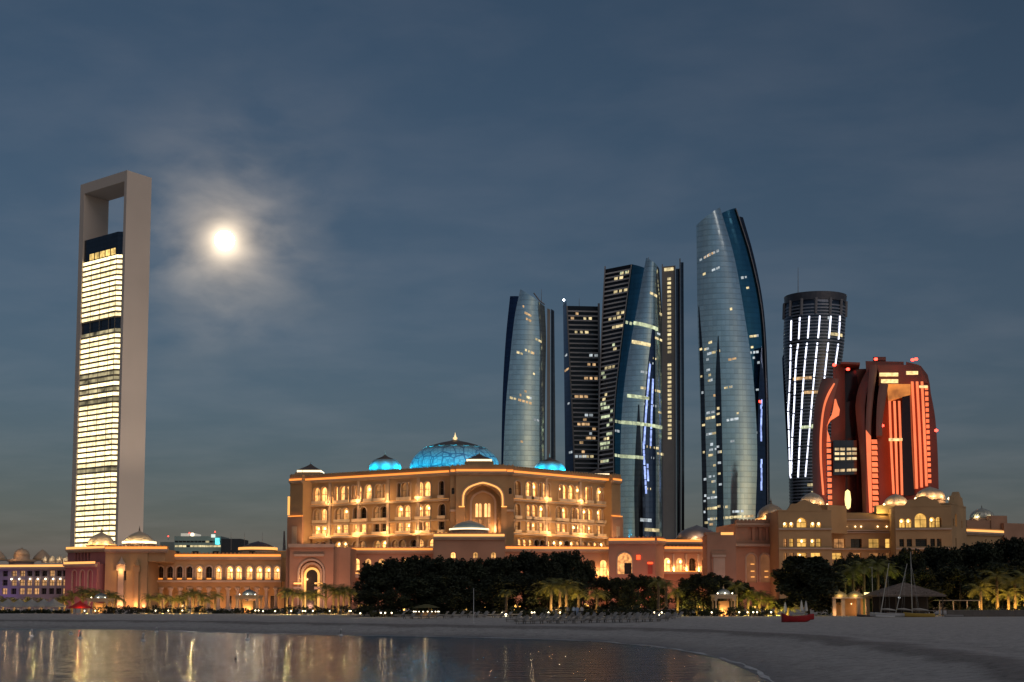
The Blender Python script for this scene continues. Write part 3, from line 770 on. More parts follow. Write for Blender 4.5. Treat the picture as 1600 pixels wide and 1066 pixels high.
def tower_e():
    """round tower, wider at its crown, with leaning lines of white light"""
    Y = 1010.0
    E = thing('round_tower', 'round grey tower with leaning lines of white lights', 'tower', W(1266, 946, Y))
    lc = [(1236,946),(1234,780),(1230,640),(1225,545),(1226,500),(1227,468)]
    rc = [(1297,946),(1297,780),(1304,640),(1317,545),(1320,500),(1321,466)]
    body = M('blue_grey_cladding', (.30, .31, .36), .35, .4, scale=.1)
    def ringp(py, k=1.0, n=40):
        a = W(colx(lc, py), py, Y); b = W(colx(rc, py), py, Y); c = (a+b)/2; R = (b.x-a.x)/2*k
        return [Vector((c.x-R*math.cos(2*PI*i/n), c.y-R*.8*math.sin(2*PI*i/n), c.z)) for i in range(n)]
    def surf(px, py, k):
        a = W(colx(lc, py), py, Y); b = W(colx(rc, py), py, Y); c = (a+b)/2; R = (b.x-a.x)/2
        x = (W(px, py, Y).x-c.x)/R; x = max(-.98, min(.98, x))
        return Vector((c.x+x*R*k, c.y-R*.8*k*math.sqrt(1-x*x), c.z))
    rows = [ringp(946-(946-470)*j/40) for j in range(41)]
    mb = MB(); mb.grid([r+[r[0]] for r in rows]); mb.face(rows[-1]); mb.face(rows[0][::-1]); mb.build('tower_body', g_dark, E, True, True)
    py = 930
    while py > 480:
        r0, r1 = ringp(py, 1.015), ringp(py-2.1, 1.015); mb = MB(); mb.grid([r0+[r0[0]], r1+[r1[0]]])
        i0, i1 = ringp(py, .97), ringp(py-2.1, .97)
        mb.grid([r1+[r1[0]], i1+[i1[0]]]); mb.grid([i0+[i0[0]], r0+[r0[0]]])
        mb.build('floor_slab', body, E); py -= 5.0
    # crown: open frame of posts under a ring
    mb = MB()
    r0, r1 = ringp(476, 1.01), ringp(464, 1.03); q0, q1 = ringp(476, .93), ringp(464, .95)
    mb.grid([r0+[r0[0]], r1+[r1[0]], q1+[q1[0]], q0+[q0[0]]]); mb.build('crown_ring', M('dark_crown_metal', (.10,.10,.12), .4, .4), E)
    for i in range(0, 40, 3):
        a, b = ringp(498, 1.02)[i], ringp(474, 1.02)[i]; mb = MB(); mb.tube([a, b], 1.1, 6); mb.build('crown_post', con_m, E)
    T = lambda zx, zy: (1210+zx/2.808, 420+zy/2.808)
    lines = [[(64,240),(62,300),(61,480),(58,700),(60,840),(69,920)], [(94,232),(90,320),(82,400),(77,600),(72,740),(70,900)],
             [(131,228),(124,330),(120,360),(103,660),(93,920)], [(174,225),(168,310),(163,355),(142,640),(121,920)],
             [(222,225),(216,300),(210,355),(193,540)], [(266,225),(262,300),(257,360),(248,430),(240,555)]]
    for ln in lines:
        pts = [T(*p) for p in ln]; col = [(x, y) for x, y in reversed(pts)]
        y1, y0 = pts[0][1], pts[-1][1]; py = y0; r = random.Random(int(y0*10))
        while py > y1+3:
            seg = min(r.choice((18, 26, 34)), py-y1)
            if py > 543 and py-seg < 543: seg = py-543
            elif 536 < py <= 543.1: py = 536; continue
            if seg > 1.5:
                ps = [surf(colx(col, py-seg*k/4), py-seg*k/4, 1.02) for k in range(5)]
                mb = MB(); mb.tube(ps, .52, 6); mb.build('light_line', led_m, E)
            py -= seg+2.2
    for px, py, n, m in ((1288,529,2,w_yel),(1296,529,3,w_yel),(1262,669,3,w_green),(1246,671,4,w_green),(1243,596,4,w_warm),(1250,618,6,w_warm),(1236,596,2,w_warm),(1284,505,1,w_cool),(1256,760,2,w_yel),(1262,772,3,w_yel)):
        for k in range(n):
            a = surf(px+k*4.6, py, 1.03); b = surf(px+k*4.6+4, py, 1.03); mb = MB()
            d = Vector((0,.9,0)); u = Vector((0,0,1.1)); mb.hexa([a-u, b-u, b-u+d, a-u+d, a+u, b+u, b+u+d, a+u+d]); mb.build('window', m, E)
    mast(E, 1247, 470, 418, Y, .35)
    s = Sail(E, 'side_fin', [(1236,790),(1226,640),(1222,560)], Y+4, [(1240,790),(1231,640),(1228,540)], Y+2, .1, 8, g_navy, 2, 10, .9)
tower_e()

def tower_f():
    """red lit hotel: two curved blocks bridged by dark glass"""
    Y = 640.0
    E = thing('red_lit_hotel_tower', 'red lit hotel of two curved blocks joined by a dark glass bridge', 'tower', W(1368, 947, Y))
    T = lambda zx, zy: (1250+zx/3.948, 540+zy/3.948)
    def c(*pts): return [T(*p) for p in pts]
    red_w = M('red_brown_cladding', (.22, .062, .042), .45, scale=.06, var=.2)
    tan_w = M('rose_brown_cladding', (.25, .13, .10), .5, scale=.06, var=.2)
    darkr = M('maroon_glass', (.035, .012, .014), .15, .2)
    glow = M('orange_wash_glow', (.8, .3, .15), .5, em=(1.0, .20, .07), es=1.0, emvar=.18, emscale=.05)  # orange floodlight wash on pilasters and bars, put in as emission
    glow2 = M('amber_light', (.8, .4, .2), .5, em=(1.0, .45, .14), es=1.3, emvar=.3)
    B = 1590  # foot row in the enlarged frame
    # left block
    Sail(E, 'left_block', c((82,B),(80,920),(76,640),(84,440),(98,330),(135,205)), Y+2, c((165,B),(165,900),(165,600),(185,430),(212,320),(240,205)), Y-2, 1.5, 26, tan_w, 6, 24)
    Sail(E, 'left_shaft', c((186,B),(190,620),(205,120)), Y+6, c((280,B),(280,620),(276,112)), Y+8, .4, 22, red_w, 4, 8)
    Sail(E, 'wash_glow_strip', c((138,920),(122,700),(124,520),(146,360),(172,290),(208,232))[0:6], Y-5, c((150,920),(135,700),(137,520),(158,364),(184,296),(216,234)), Y-5, .1, 2, glow, 2, 30, 1)
    Sail(E, 'wash_glow_panel', c((165,590),(180,455),(188,445),(214,330)), Y-5.4, c((188,590),(196,455),(222,446),(222,330)), Y-5.4, .05, 2, glow, 2, 8, 1)
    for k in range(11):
        zy = 600+k*36; Sail(E, 'wash_glow_bar', c((164+k*.9,zy+24),(164+k*.9,zy)), Y-5, c((190+k*.9,zy+22),(190+k*.9,zy+2)), Y-5, .02, 2, glow, 1, 1, 1)
    # bridge
    Sail(E, 'bridge_upper', c((205,585),(205,380)), Y+10, c((345,585),(345,330)), Y+10, .1, 12, darkr, 2, 4, 1)
    br = Sail(E, 'bridge_glass', c((205,800),(205,585)), Y+4, c((350,795),(350,585)), Y+4, .1, 16, g_dark, 3, 6, 1)
    Sail(E, 'bridge_lower', c((205,B),(205,805)), Y+12, c((350,B),(350,800)), Y+12, .1, 10, darkr, 2, 4, 1)
    Sail(E, 'bridge_head', c((275,380),(280,112)), Y+14, c((370,330),(345,125)), Y+14, .1, 12, darkr, 2, 4, 1)
    for zy in (640, 668, 700, 772):
        for zx in (228, 262, 302, 335):
            if random.random() < .85: br.win((zx-205)/145, br.v_of(540+zy/3.948), 2.2, 1.3, w_yel)
    mb = MB(); mb.lathe([(0,-5),(1.2,-4),(1.6,0),(1.2,4),(0,5)], 10, W(*T(295,950), Y-2)); mb.build('lantern', M('hung_lantern', (.7,.6,.3), .4, em=(1,.78,.3), es=1.6), E)
    Sail(E, 'rear_block', c((200,B),(205,600),(215,150)), Y+24, c((520,B),(520,600),(520,140)), Y+24, .2, 16, red_w, 3, 8, .95)
    # right block: stepped curved slabs
    Sail(E, 'curved_slab', c((390,B),(385,1020),(372,700),(350,480),(342,360),(372,230),(415,150)), Y+4, c((408,B),(408,1020),(405,700),(400,480),(405,330),(430,230),(470,150)), Y, .6, 30, tan_w, 4, 26)
    Sail(E, 'curved_slab', c((410,B),(408,1020),(406,700),(405,480),(414,330),(424,190),(432,120)), Y-3, c((450,B),(446,1020),(440,700),(440,480),(452,330),(470,190),(480,120)), Y-3, .6, 30, tan_w, 4, 26)
    Sail(E, 'curved_slab', c((470,560),(470,480),(478,330),(492,230)), Y-5, c((508,555),(508,480),(530,330),(545,240)), Y-5, .5, 30, tan_w, 4, 14)
    Sail(E, 'main_block', c((478,B),(490,1020),(480,700),(474,500),(484,300),(482,130),(478,120)), Y+2, c((872,B),(856,900),(846,600),(832,430),(808,300),(778,160),(745,125)), Y+10, 1.5, 34, red_w, 10, 26)
    Sail(E, 'roof_block', c((410,200),(404,96)), Y+12, c((640,200),(640,100)), Y+12, .1, 24, red_w, 2, 2, 1)
    Sail(E, 'roof_block', c((650,230),(654,100)), Y+8, c((790,230),(735,120)), Y+8, .1, 24, red_w, 2, 2, .95)
    Sail(E, 'wash_glow_panel', c((428,1030),(412,700),(406,520)), Y-7, c((446,1030),(440,700),(438,560)), Y-7, .05, 2, glow, 2, 8, 1)
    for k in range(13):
        zy = 580+k*35; Sail(E, 'wash_glow_bar', c((442+k*.7,zy+24),(440+k*.7,zy)), Y-6, c((478+k*.8,zy+24),(474+k*.8,zy)), Y-6, .02, 2, glow, 1, 1, 1)
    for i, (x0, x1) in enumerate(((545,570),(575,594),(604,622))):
        Sail(E, 'wash_glow_strip', c((x1,912+i*4),(x0+10,620),(x0,342)), Y-3, c((x1+15,912+i*4),(x0+25,620),(x0+15,342)), Y-3, .05, 3, glow, 2, 10, 1)
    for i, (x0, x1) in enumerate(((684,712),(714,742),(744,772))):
        Sail(E, 'wash_glow_strip', c((x1,880-i*8),(x0+16,560),(x0,222)), Y+1, c((x1+17,880-i*8),(x0+33,560),(x0+16,222)), Y+1, .05, 4, glow, 2, 10, 1)
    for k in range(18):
        zy = 250+k*34; x = 770+k*1.2; Sail(E, 'wash_glow_bar', c((x,zy+16),(x,zy)), Y+2, c((x+20,zy+16),(x+20,zy)), Y+2, .02, 4, glow, 1, 1, 1)
    Sail(E, 'recess_glass', c((640,930),(628,600),(630,310)), Y-1.5, c((706,920),(688,600),(678,300)), Y+.5, .05, 3, darkr, 2, 6, 1)
    Sail(E, 'atrium', c((545,345),(535,238)), Y-1.8, c((682,300),(682,238)), Y-1.8, .05, 2, M('atrium_glow', (.5,.2,.08), .5, em=(1,.33,.06), es=.45, emvar=.6, emscale=.15), 2, 2, 1)
    for (x0, x1, y0, y1) in ((490,606,168,186),(500,606,208,228),(655,728,158,176),(548,632,572,586),(735,788,246,258)):
        Sail(E, 'lit_floor', c((x0,y1),(x0,y0)), Y-4.5, c((x1,y1),(x1,y0)), Y-4.5, .02, 2, M('gold_floor', (.5,.4,.2), .4, em=(1,.72,.30), es=1.0, emvar=.5, emscale=.5), 1, 1, 1)
    for zx, zy in ((212,120),(296,146),(468,84),(695,88),(716,84),(840,524),(508,494)):
        mb = MB(); mb.lathe([(0,-.8),(.9,-.4),(.9,.4),(0,.8)], 8, W(*T(zx, zy), Y-4)); mb.build('beacon', red_m, E)
    Sail(E, 'roof_canopy', c((250,112),(250,100)), Y+2, c((370,118),(370,104)), Y+2, .05, 14, red_w, 2, 2, .9)
    Sail(E, 'roof_canopy', c((450,92),(450,70)), Y+14, c((530,92),(530,70)), Y+14, .05, 12, red_w, 2, 2, .9)
    for zx, zy, p in ((120,1100,22000),(430,1150,30000),(600,1150,30000),(780,1100,30000)):
        q = W(*T(zx, 1400), Y-40); point(E, q, p*.62, (1.0, .24, .11), 1.5, 70, W(*T(zx, 560), Y))
tower_f()

def tower_portal():
    """tall stone portal frame with a glass office block standing inside it"""
    Y0 = 1003.0
    C = W(181, 946, Y0)
    E = thing('portal_tower', 'tall pale stone portal tower with brightly lit office floors, open at the top', 'tower', (C.x, C.y, GZ))
    a = Vector((-.804, .595)); b = Vector((.595, .804)); O = Vector((C.x, C.y))
    stone = M('pale_portal_stone', (.68, .58, .50), .8, scale=.02, var=.06)
    LA, LB, H = 62.0, 24.0, 350.0
    def P(i, j): v = O+a*i+b*j; return (v.x, v.y)
    def pr(i0, i1, j0, j1, z0, z1, name, mat):
        mb = MB(); mb.prism([P(i0,j0), P(i0,j1), P(i1,j1), P(i1,j0)], z0, z1); return mb.build(name, mat, E, weld=True)
    pr(0, 3.2, 0, LB, GZ, H, 'portal_slab', stone); pr(LA-5.5, LA, 0, LB, GZ, H, 'portal_slab', stone)
    pr(3.2, LA-5.5, 0, LB, H-8.5, H, 'portal_beam', stone)
    for zt_, pw in ((90, 240000), (200, 420000), (300, 420000)):  # spots added to brighten the stone frame, no fixtures stand here
        q = O-a*150+b*(LB*.5); t = O+b*(LB*.5)
        point(E, (q.x, q.y, GZ+2), pw, (1.0, .80, .62), 2.0, 40, (t.x, t.y, zt_))
    # glass block
    def foot(o): return [P(LA-5.5, 1.6-o), P(12-o*.2, 1.6-o), P(3.2, 9.5-o*1.2), P(3.2, LB-1.6), P(LA-5.5, LB-1.6)]
    mb = MB(); mb.prism(foot(0)[::-1], GZ, 302); mb.build('glass_block', g_dark, E, weld=True)
    w_off = M('office_floor_light', (.4,.36,.25), .4, em=(1.0, .80, .42), es=2.1, emvar=.45, emscale=.30)
    w_off2 = M('dim_office_floor', (.1,.1,.09), .3, em=(1.0, .84, .46), es=.30, emvar=.9, emscale=.12)
    span = M('bronze_spandrel', (.34, .28, .19), .5, .2)
    FH = 4.3; z = 8.0; k = 0
    r = random.Random(12)
    while z < 282:
        dark = 222 < z < 231 or 268 < z < 271 and False
        mid = k in (36, 38, 40, 41)
        pts = [Vector(p) for p in foot(.35)[:3]]
        def bandm(z0, z1, off, name, mat):
            q = [Vector(p) for p in foot(off)[:3]]; w = [Vector(p) for p in foot(-.3)[:3]]
            mb = MB()
            for i in range(2):
                mb.hexa([(q[i].x,q[i].y,z0),(q[i+1].x,q[i+1].y,z0),(w[i+1].x,w[i+1].y,z0),(w[i].x,w[i].y,z0),(q[i].x,q[i].y,z1),(q[i+1].x,q[i+1].y,z1),(w[i+1].x,w[i+1].y,z1),(w[i].x,w[i].y,z1)])
            return mb.build(name, mat, E)
        if not dark:
            bandm(z+1.35, z+FH-.2, .3, 'window_band', w_off2 if (mid or (r.random() < .05)) else w_off)
            bandm(z, z+1.35, .9, 'floor_spandrel', span)
        z += FH; k += 1
    A0, A1 = Vector(P(LA-5.5, 1.6-1.0)), Vector(P(12-.2, 1.6-1.0)); B1 = Vector(P(3.2, 9.5-1.2))
    for i in (3, 6, 9, 11):
        q = A0.lerp(A1, i/11) if i <= 11 else A1.lerp(B1, (i-11)/4)
        mb = MB(); mb.prism([(q.x-.16, q.y-.16), (q.x+.16, q.y-.16), (q.x+.16, q.y+.3), (q.x-.16, q.y+.3)], 8, 282); mb.build('mullion', span, E)
    for i in range(5):
        u0 = .18+.16*i; q0 = Vector(P(LA-5.5, 1.2)).lerp(Vector(P(12, 1.2)), u0); q1 = Vector(P(LA-5.5, 1.2)).lerp(Vector(P(12, 1.2)), u0+.12)
        mb = MB(); d = Vector((b.x, b.y))*.6
        mb.hexa([(q0.x,q0.y,284),(q1.x,q1.y,284),(q1.x+d.x,q1.y+d.y,284),(q0.x+d.x,q0.y+d.y,284),(q0.x,q0.y,289),(q1.x,q1.y,289),(q1.x+d.x,q1.y+d.y,289),(q0.x+d.x,q0.y+d.y,289)])
        mb.build('window', M('gold_office', (.4,.3,.1), .4, em=(1,.66,.2), es=.9, emvar=.6, emscale=.3), E)
tower_portal()

# ------------------------------------------------------------------ the domed palace
def flood(E, f, s, dist, power, col=(1.0, .50, .24), aim=None, z=None, spot=95, size=.6):
    z = GZ+.6 if z is None else z
    q = f.p(s, dist, z); t = f.p(s, 0, aim if aim is not None else GZ+22)
    return point(E, q, power, col, size, spot, t)
def hipped_roof(E, c, w, zb, h, ring=True):
    """square roof lantern: plinth, white lit band, curved pyramid roof"""
    x, y = c
    mb = MB(); mb.prism([(x-w*1.15,y-w*1.15),(x+w*1.15,y-w*1.15),(x+w*1.15,y+w*1.15),(x-w*1.15,y+w*1.15)], zb-1.6, zb-.2)
    mb.prism([(x-w*.92,y-w*.92),(x+w*.92,y-w*.92),(x+w*.92,y+w*.92),(x-w*.92,y+w*.92)], zb-.2, zb+.01); mb.build('lantern_base', wall_m, E)
    mb = MB(); mb.prism([(x-w,y-w),(x+w,y-w),(x+w,y+w),(x-w,y+w)], zb+.012, zb+h*.2); mb.build('light_band', white_strip_m, E)
    rows = []
    for k in range(6):
        t = k/5; r = w*1.02*(1-t)**1.25+.05; z = zb+h*.2+.005+h*.8*t
        rows.append([(x-r,y-r,z),(x+r,y-r,z),(x+r,y+r,z),(x-r,y+r,z),(x-r,y-r,z)])
    mb = MB(); mb.grid(rows); mb.face(rows[0][:4][::-1]); mb.build('lantern_roof', metal_m, E)
    finial(E, (x, y, zb+h*.95), h*.3, metal_m)

def palace():
    c = W(740, 950, 470)
    E = thing('palace', 'floodlit sandstone palace with blue domes and tall arched central portal', 'palace', (c.x, c.y, GZ))
    rnd = random.Random(5)
    # --- left and right wings, stepping back from the portal
    fl = F(471, 478, 703, 446); fr = F(797, 446, 957, 479)
    def lev(f, px, *pys): return [f.Z(px, y) for y in pys]
    zt3, zb3, led, zt2, zb2, zt1, zb1, ter, corn = lev(fl, 505, 765, 786, 790, 797, 816, 823, 837, 840.5, 750)
    g_t, g_b = lev(fl, 505, 847, 861)
    def row(f, pxs, zb, zt, kind, wpx=8.3, states=None):
        out = []
        for i, p in enumerate(pxs):
            w = wpx*1.28
            if isinstance(p, tuple): p, w = p
            s = f.S(p, 800); s2 = f.S(p+w, 800)
            out.append((s, abs(s2-s), zb, zt, kind) + ((states[i],) if states else ()))
        return out
    K = {'l': 'lit', 'd': 'dim', 'k': 'dark'}
    st = lambda s: [K[c] for c in s]
    p3 = [(480.6,6),494.7,506,(525.7,5),536,(542.6,5),(552,5),559.4,575.4,591.3,(599.8,4.5),(623.3,4.5),631.7,(639.2,4.5),656,667.4,(690,8)]
    p2 = [480,495.7,506,529.4,539.8,557.6,567.9,588.5,599.8,625.1,636.4,656,667.4,690.8]
    rows = [row(fl, p3, zb3, zt3+.9, 'arch', 8.3, st('dllllldllddkddllk')),
            row(fl, p2, zb2, zt2+.5, 'point', 8.0, st('kdldlkkdkllllk')),
            row(fl, p2, zb1, zt1+.3, 'rect', 7.2, st('lllllllkklldlk')),
            row(fl, [498,507,516.5,530,539.5,557,566.5,590,601,618,629,647,657,675,686], g_b, g_t, 'arch', 8.0)]
    block(E, fl, 0, fl.L, GZ, corn, 30, rows, wall_m, rv=1.1, rnd=rnd, lamps=.42, balcony=True)
    q3 = [808.4,826,834.5,(844.5,5),851,(857,5),(875.7,5),881.4,892.3,903,(917.6,8),(922.8,5),936.7,944.2,(953,6)]
    q2 = [808,826,834.5,845.7,853.8,873,881.4,896.4,903,913.3,920.4,936.7,944.2,(953.5,6)]
    rows = [row(fr, q3, zb3, zt3+.9, 'arch', 7.6, st('dlllldlllllllld')),
            row(fr, q2, zb2, zt2+.5, 'point', 7.0, st('dlllldldlllllk')),
            row(fr, q2, zb1, zt1+.3, 'rect', 6.4, st('dlllllllllllll')),
            row(fr, [812,820,829,838,847,857,867,876,885,894,903,912,921,930,940,949], g_b, g_t, 'arch', 6.4)]
    block(E, fr, 0, fr.L, GZ, corn, 30, rows, wall_m, rv=1.1, rnd=rnd, lamps=.42, balcony=True, lit=.8)
    for f in (fl, fr):
        cornice(E, f, 0, f.L, corn, 2.0)
        for z, o in ((led, .9), (zb1+.9*(ter-zb1), 1.6)):
            mb = MB(); f.box(mb, -.2, f.L+.2, -.1, o, z-.35, z+.35); mb.build('ledge', trim_m, E)
            mb = MB(); f.box(mb, .3, f.L-.3, o*.45, o*.7, z+.353, z+.5); mb.build('ledge_glow', ledge_m, E)
        mb = MB(); f.box(mb, 0, f.L, -.1, .5, (zb2+zt1)/2-.25, (zb2+zt1)/2+.2); mb.build('ledge', trim_m, E)
        n = max(3, int(f.L/13))
        for k in range(1, n):
            s = f.L*k/n
            mb = MB(); f.box(mb, s-.55, s+.55, -.1, .55, GZ, corn-1.2); mb.build('pilaster', trim_m, E)
            mb = MB(); f.box(mb, s-.12, s+.12, .75, .95, led+.355, led+.5); mb.build('uplight', lamp_m, E)
            point(E, f.p(s, 2.2, led+1.2), 420, (1.0, .54, .20), .3)
            mb = MB(); f.box(mb, s-.12, s+.12, .75, .95, ter+.05, ter+.25); mb.build('uplight', lamp_m, E)
            point(E, f.p(s, 2.6, ter+1.3), 560, (1.0, .54, .20), .3)
        # terrace slab in front of the ground-floor arches
        mb = MB(); f.box(mb, -1, f.L+1, .02, 16, GZ, g_b-.4); mb.build('terrace', wall_m, E)
        for k in range(4):
            point(E, f.p(f.L*(k+.5)/4, 9, g_b+1.2), 2700, (1.0, .54, .21), .5, 120, f.p(f.L*(k+.5)/4, 0, led))
    # --- end towers
    for (a, ya, b, yb, name) in ((452, 474, 472, 471, 'l'), (956, 474, 970, 478, 'r')):
        f = F(a, ya, b, yb); zt = f.Z((a+b)/2, 751.5)
        block(E, f, 0, f.L, GZ, zt, 18, [], wall_m); cornice(E, f, 0, f.L, zt, 2.2)
        zc = f.Z((a+b)/2, 806)
        mb = MB(); f.box(mb, -.5, f.L+.5, -.2, .8, GZ, zc-.5); mb.build('plinth', wall2_m, E)
        mb = MB(); f.box(mb, -.3, f.L+.3, .2, .75, zc-.35, zc); mb.build('cove_light', strip_m, E)
        mb = MB(); f.box(mb, f.L*.3, f.L*.7, .75, .95, GZ+6, zc-4); mb.build('panel', trim_m, E)
        point(E, f.p(f.L/2, 10, 14), 1500, (1.0, .45, .2), .5, 100, f.p(f.L/2, 0, 40))
    f = F(449, 475, 453, 474); mb = MB(); f.box(mb, 0, .7, -.5, .2, f.Z(451, 805), f.Z(451, 776)); mb.build('light_slot', strip2_m, E)
    # --- central portal
    f = F(703, 440, 803, 440); zc = f.Z(753, 737)
    s0, s1 = f.S(712, 800), f.S(792, 800)
    sc_ = f.S(754.5, 790); w = f.S(783, 790)-f.S(726, 790)
    zb, zt = f.Z(754, 838), f.Z(754, 757.5)
    block(E, f, s0, s1, GZ, zc, 22, [[(sc_, w, zb, zt, 'point', 'none')]], wall_m, rv=3.4)
    for a, b in ((0, s0), (s1, f.L)):
        g = F(703, 441.5, 803, 441.5); block(E, g, a, b, GZ, zc, 22, [[((a+b)/2, 1.0, g.Z(750, 772), g.Z(750, 762), 'arch', 'dark')]], wall_m)
        cornice(E, g, a, b, zc, 2.2)
        mb = MB(); g.box(mb, a-.1, b+.1, -.1, .8, g.Z(750, 798)-.4, g.Z(750, 798)+.4); mb.build('ledge', trim_m, E)
    cornice(E, f, s0, s1, zc, 2.2)
    ring_arch(E, f, sc_, w, f.Z(754, 791), zt, 'point', 1.2, .02, .5, trim_m, 'arch_surround')
    ring_arch(E, f, sc_, w+.6, f.Z(754, 791.5), zt+.4, 'point', .45, .5, .85, strip2_m, 'arch_light')
    for s in (sc_-w/2-2.0, sc_+w/2+.0):
        mb = MB(); f.box(mb, s, s+2.0, .03, .6, f.Z(754, 792.5), f.Z(754, 791.2)); mb.build('arch_light', strip2_m, E)
    ring_arch(E, f, sc_, w*.62, zb, f.Z(754, 768), 'point', .7, -3.38, -2.7, trim_m, 'inner_arch')
    for p, in ((744.6,),(750,),(758.6,),(763.8,)):
        s = f.S(p, 795); z0, z1 = f.Z(754, 807), f.Z(754, 786)
        o = inst('window', pane_mesh(.85, z1-z0, 'arch', M('tall_lit_window', (.4,.25,.12), .4, em=(1,.55,.2), es=1.3, emvar=.3)), E, f.p(s, -3.3, z0), f.rz)
        z0, z1 = f.Z(754, 831), f.Z(754, 810)
        inst('window', pane_mesh(.85, z1-z0, 'rect', dim_m), E, f.p(s, -3.3, z0), f.rz)
    for s in (-.3, .3):
        point(E, f.p(sc_+s*w, -1.6, f.Z(754, 826)), 520, (1.0, .5, .22), .3)
        point(E, f.p(sc_+s*w*2.2, 7, f.Z(754, 832)), 1100, (1.0, .48, .22), .4, 110, f.p(sc_+s*w*2.0, 0, zc-10))
    # --- front pavilion under the portal
    f = F(677, 410, 789, 410); zc = f.Z(733, 838.5)
    block(E, f, 0, f.L, GZ, zc, 26, [[(f.S(p, 865), 1.5, f.Z(733, 872), f.Z(733, 863), 'arch', 'lit') for p in (708, 743, 771)]], wall2_m)
    cornice(E, f, 0, f.L, zc, 1.0, wm=wall2_m, sm=strip2_m)
    q = W(733, 829, 422); R = 27*422/2000
    gl = M('skylight_glass', (.42, .5, .46), .3, .2, var=.1)
    dome(E, q, R, 16*422/2000, gl, 1.6, LOW_PROF, 8, .02, None, None, trim_m, (.5, white_strip_m))
    flood(E, f, f.L*.3, 16, 900, (1.0, .42, .28), GZ+10, spot=110); flood(E, f, f.L*.75, 16, 900, (1.0, .42, .28), GZ+10, spot=110)
    # --- lower terraces left and right of it
    f = F(520, 424, 677, 424); zc = f.Z(620, 860)
    block(E, f, 0, f.L, GZ, zc, 14, [[(f.S(p, 890), 2.0, f.Z(560, 892), f.Z(560, 873), 'point', 'lit' if p < 580 else None) for p in (557, 575, 596, 614, 634, 654)]], wall2_m, rnd=rnd)
    cornice(E, f, 0, f.L, zc, .8, wm=wall2_m)
    mb = MB(); f.box(mb, f.S(545, 900), f.S(568, 900), .02, 3.5, f.Z(555, 903), f.Z(555, 897)); mb.build('balcony', trim_m, E)
    mb = MB(); f.box(mb, f.S(546, 900), f.S(567, 900), 1.0, 3.0, f.Z(555, 896.8), f.Z(555, 895)); mb.build('balcony_light', strip2_m, E)
    for k in range(5): flood(E, f, f.L*(k+.5)/5, 12, 1100, (1.0, .42, .26), GZ+12, spot=110)
    f = F(789, 424, 952, 428); zc = f.Z(870, 858)
    block(E, f, 0, f.L, GZ, zc, 14, [[(f.S(p, 885), 2.2, f.Z(920, 900), f.Z(920, 875), 'arch', None) for p in (805, 825, 845, 865, 885, 905, 925, 943)]], wall2_m, rnd=rnd)
    cornice(E, f, 0, f.L, zc, .9, wm=wall2_m)
    for p in (932, 951):
        point(E, f.p(f.S(p, 880), 1.2, f.Z(920, 895)), 520, (1.0, .55, .2), .3)
    for k in range(5): flood(E, f, f.L*(k+.5)/5, 12, 1100, (1.0, .42, .26), GZ+12, spot=110)
    # --- domes
    blue_t = dome_mosaic()
    y = 545; q = W(711, 737, y); R = 70.5*y/2000
    mb = MB(); mb.lathe([(R*1.08, -26), (R*1.08, -1.0), (R*1.02, -.9), (R*1.02, 0.0)], 48, q); mb.build('drum', wall_m, E)
    H = 49*y/2000; prof = [(1.0,0),(1.01,.10),(.995,.22),(.955,.36),(.885,.50),(.785,.64),(.70,.72)]
    mb = MB(); mb.lathe([(R*r, H*z) for r, z in prof], 64, q); mb.build('dome', blue_t, E, True)
    mb = MB(); mb.lathe([(R*.705, H*.715), (R*.70, H*.735), (R*.52, H*.83), (R*.34, H*.91), (R*.16, H*.97), (R*.10, H*.99), (R*.08, H*1.01), (0, H*1.01)], 64, q); mb.build('dome_cap', metal_m, E, True)
    glint = M('cap_trim', (.5,.8,.8), .3, .5)
    for k in range(16):
        a = 2*PI*k/16
        p0 = Vector((q.x+R*.70*math.cos(a), q.y+R*.70*math.sin(a), q.z+H*.725)); t = Vector((-math.sin(a), math.cos(a), 0))
        mb = MB(); mb.tube([p0-t*1.3+Vector((0,0,.2)), p0, p0+t*1.3+Vector((0,0,.2))], .16, 5); mb.build('cap_scallop', glint, E)
    gold = M('gilt_finial', (.9,.6,.25), .3, .7, em=(1.0,.72,.36), es=1.1)
    finial(E, (q.x, q.y, q.z+H*1.0), 13*y/2000, gold, .85)
    for k in range(14):
        a = 2*PI*(k+.5)/14
        point(E, (q.x+(R+9)*math.cos(a), q.y+(R+9)*math.sin(a), q.z+2.5), 3300, (.0, .60, 1.0), 1.0)
    teal = M('pale_blue_dome_tile', (.32, .50, .55), .35, scale=.5, var=.2)
    for px, py, hw, h in ((601.5, 737, 23.5, 25), (859, 739, 23, 23)):
        y = 505; q = W(px, py, y); R = hw*y/2000
        mb = MB(); mb.lathe([(R*1.1, -20), (R*1.1, -.6), (R, -.5)], 24, q); mb.build('drum', wall_m, E)
        dome(E, q, R, h*y/2000, teal, 0, [(1,0),(1.04,.15),(1.03,.3),(.97,.46),(.86,.6),(.72,.72)], 16, .03)
        mb = MB(); mb.lathe([(R*.74,0),(R*.5,.12*R),(R*.2,.24*R),(R*.05,.36*R),(0,.37*R)], 32, (q.x, q.y, q.z+h*y/2000*.71)); mb.build('dome_cap', metal_m, E, True)
        finial(E, (q.x, q.y, q.z+h*y/2000*.71+.3*R), 9*y/2000, glint)
        for k in range(8):
            a = 2*PI*(k+.2)/8
            point(E, (q.x+(R+2.2)*math.cos(a), q.y+(R+2.2)*math.sin(a), q.z+1.2), 1100, (.0, .62, .95), .3)
    for px, py, hw, h, y in ((485.5, 739.5, 18.5, 15, 492), (749, 722.5, 19.5, 14, 448), (933, 744, 18, 11, 492)):
        q = W(px, py, y); hipped_roof(E, (q.x, q.y), hw*y/2000, q.z, h*y/2000)
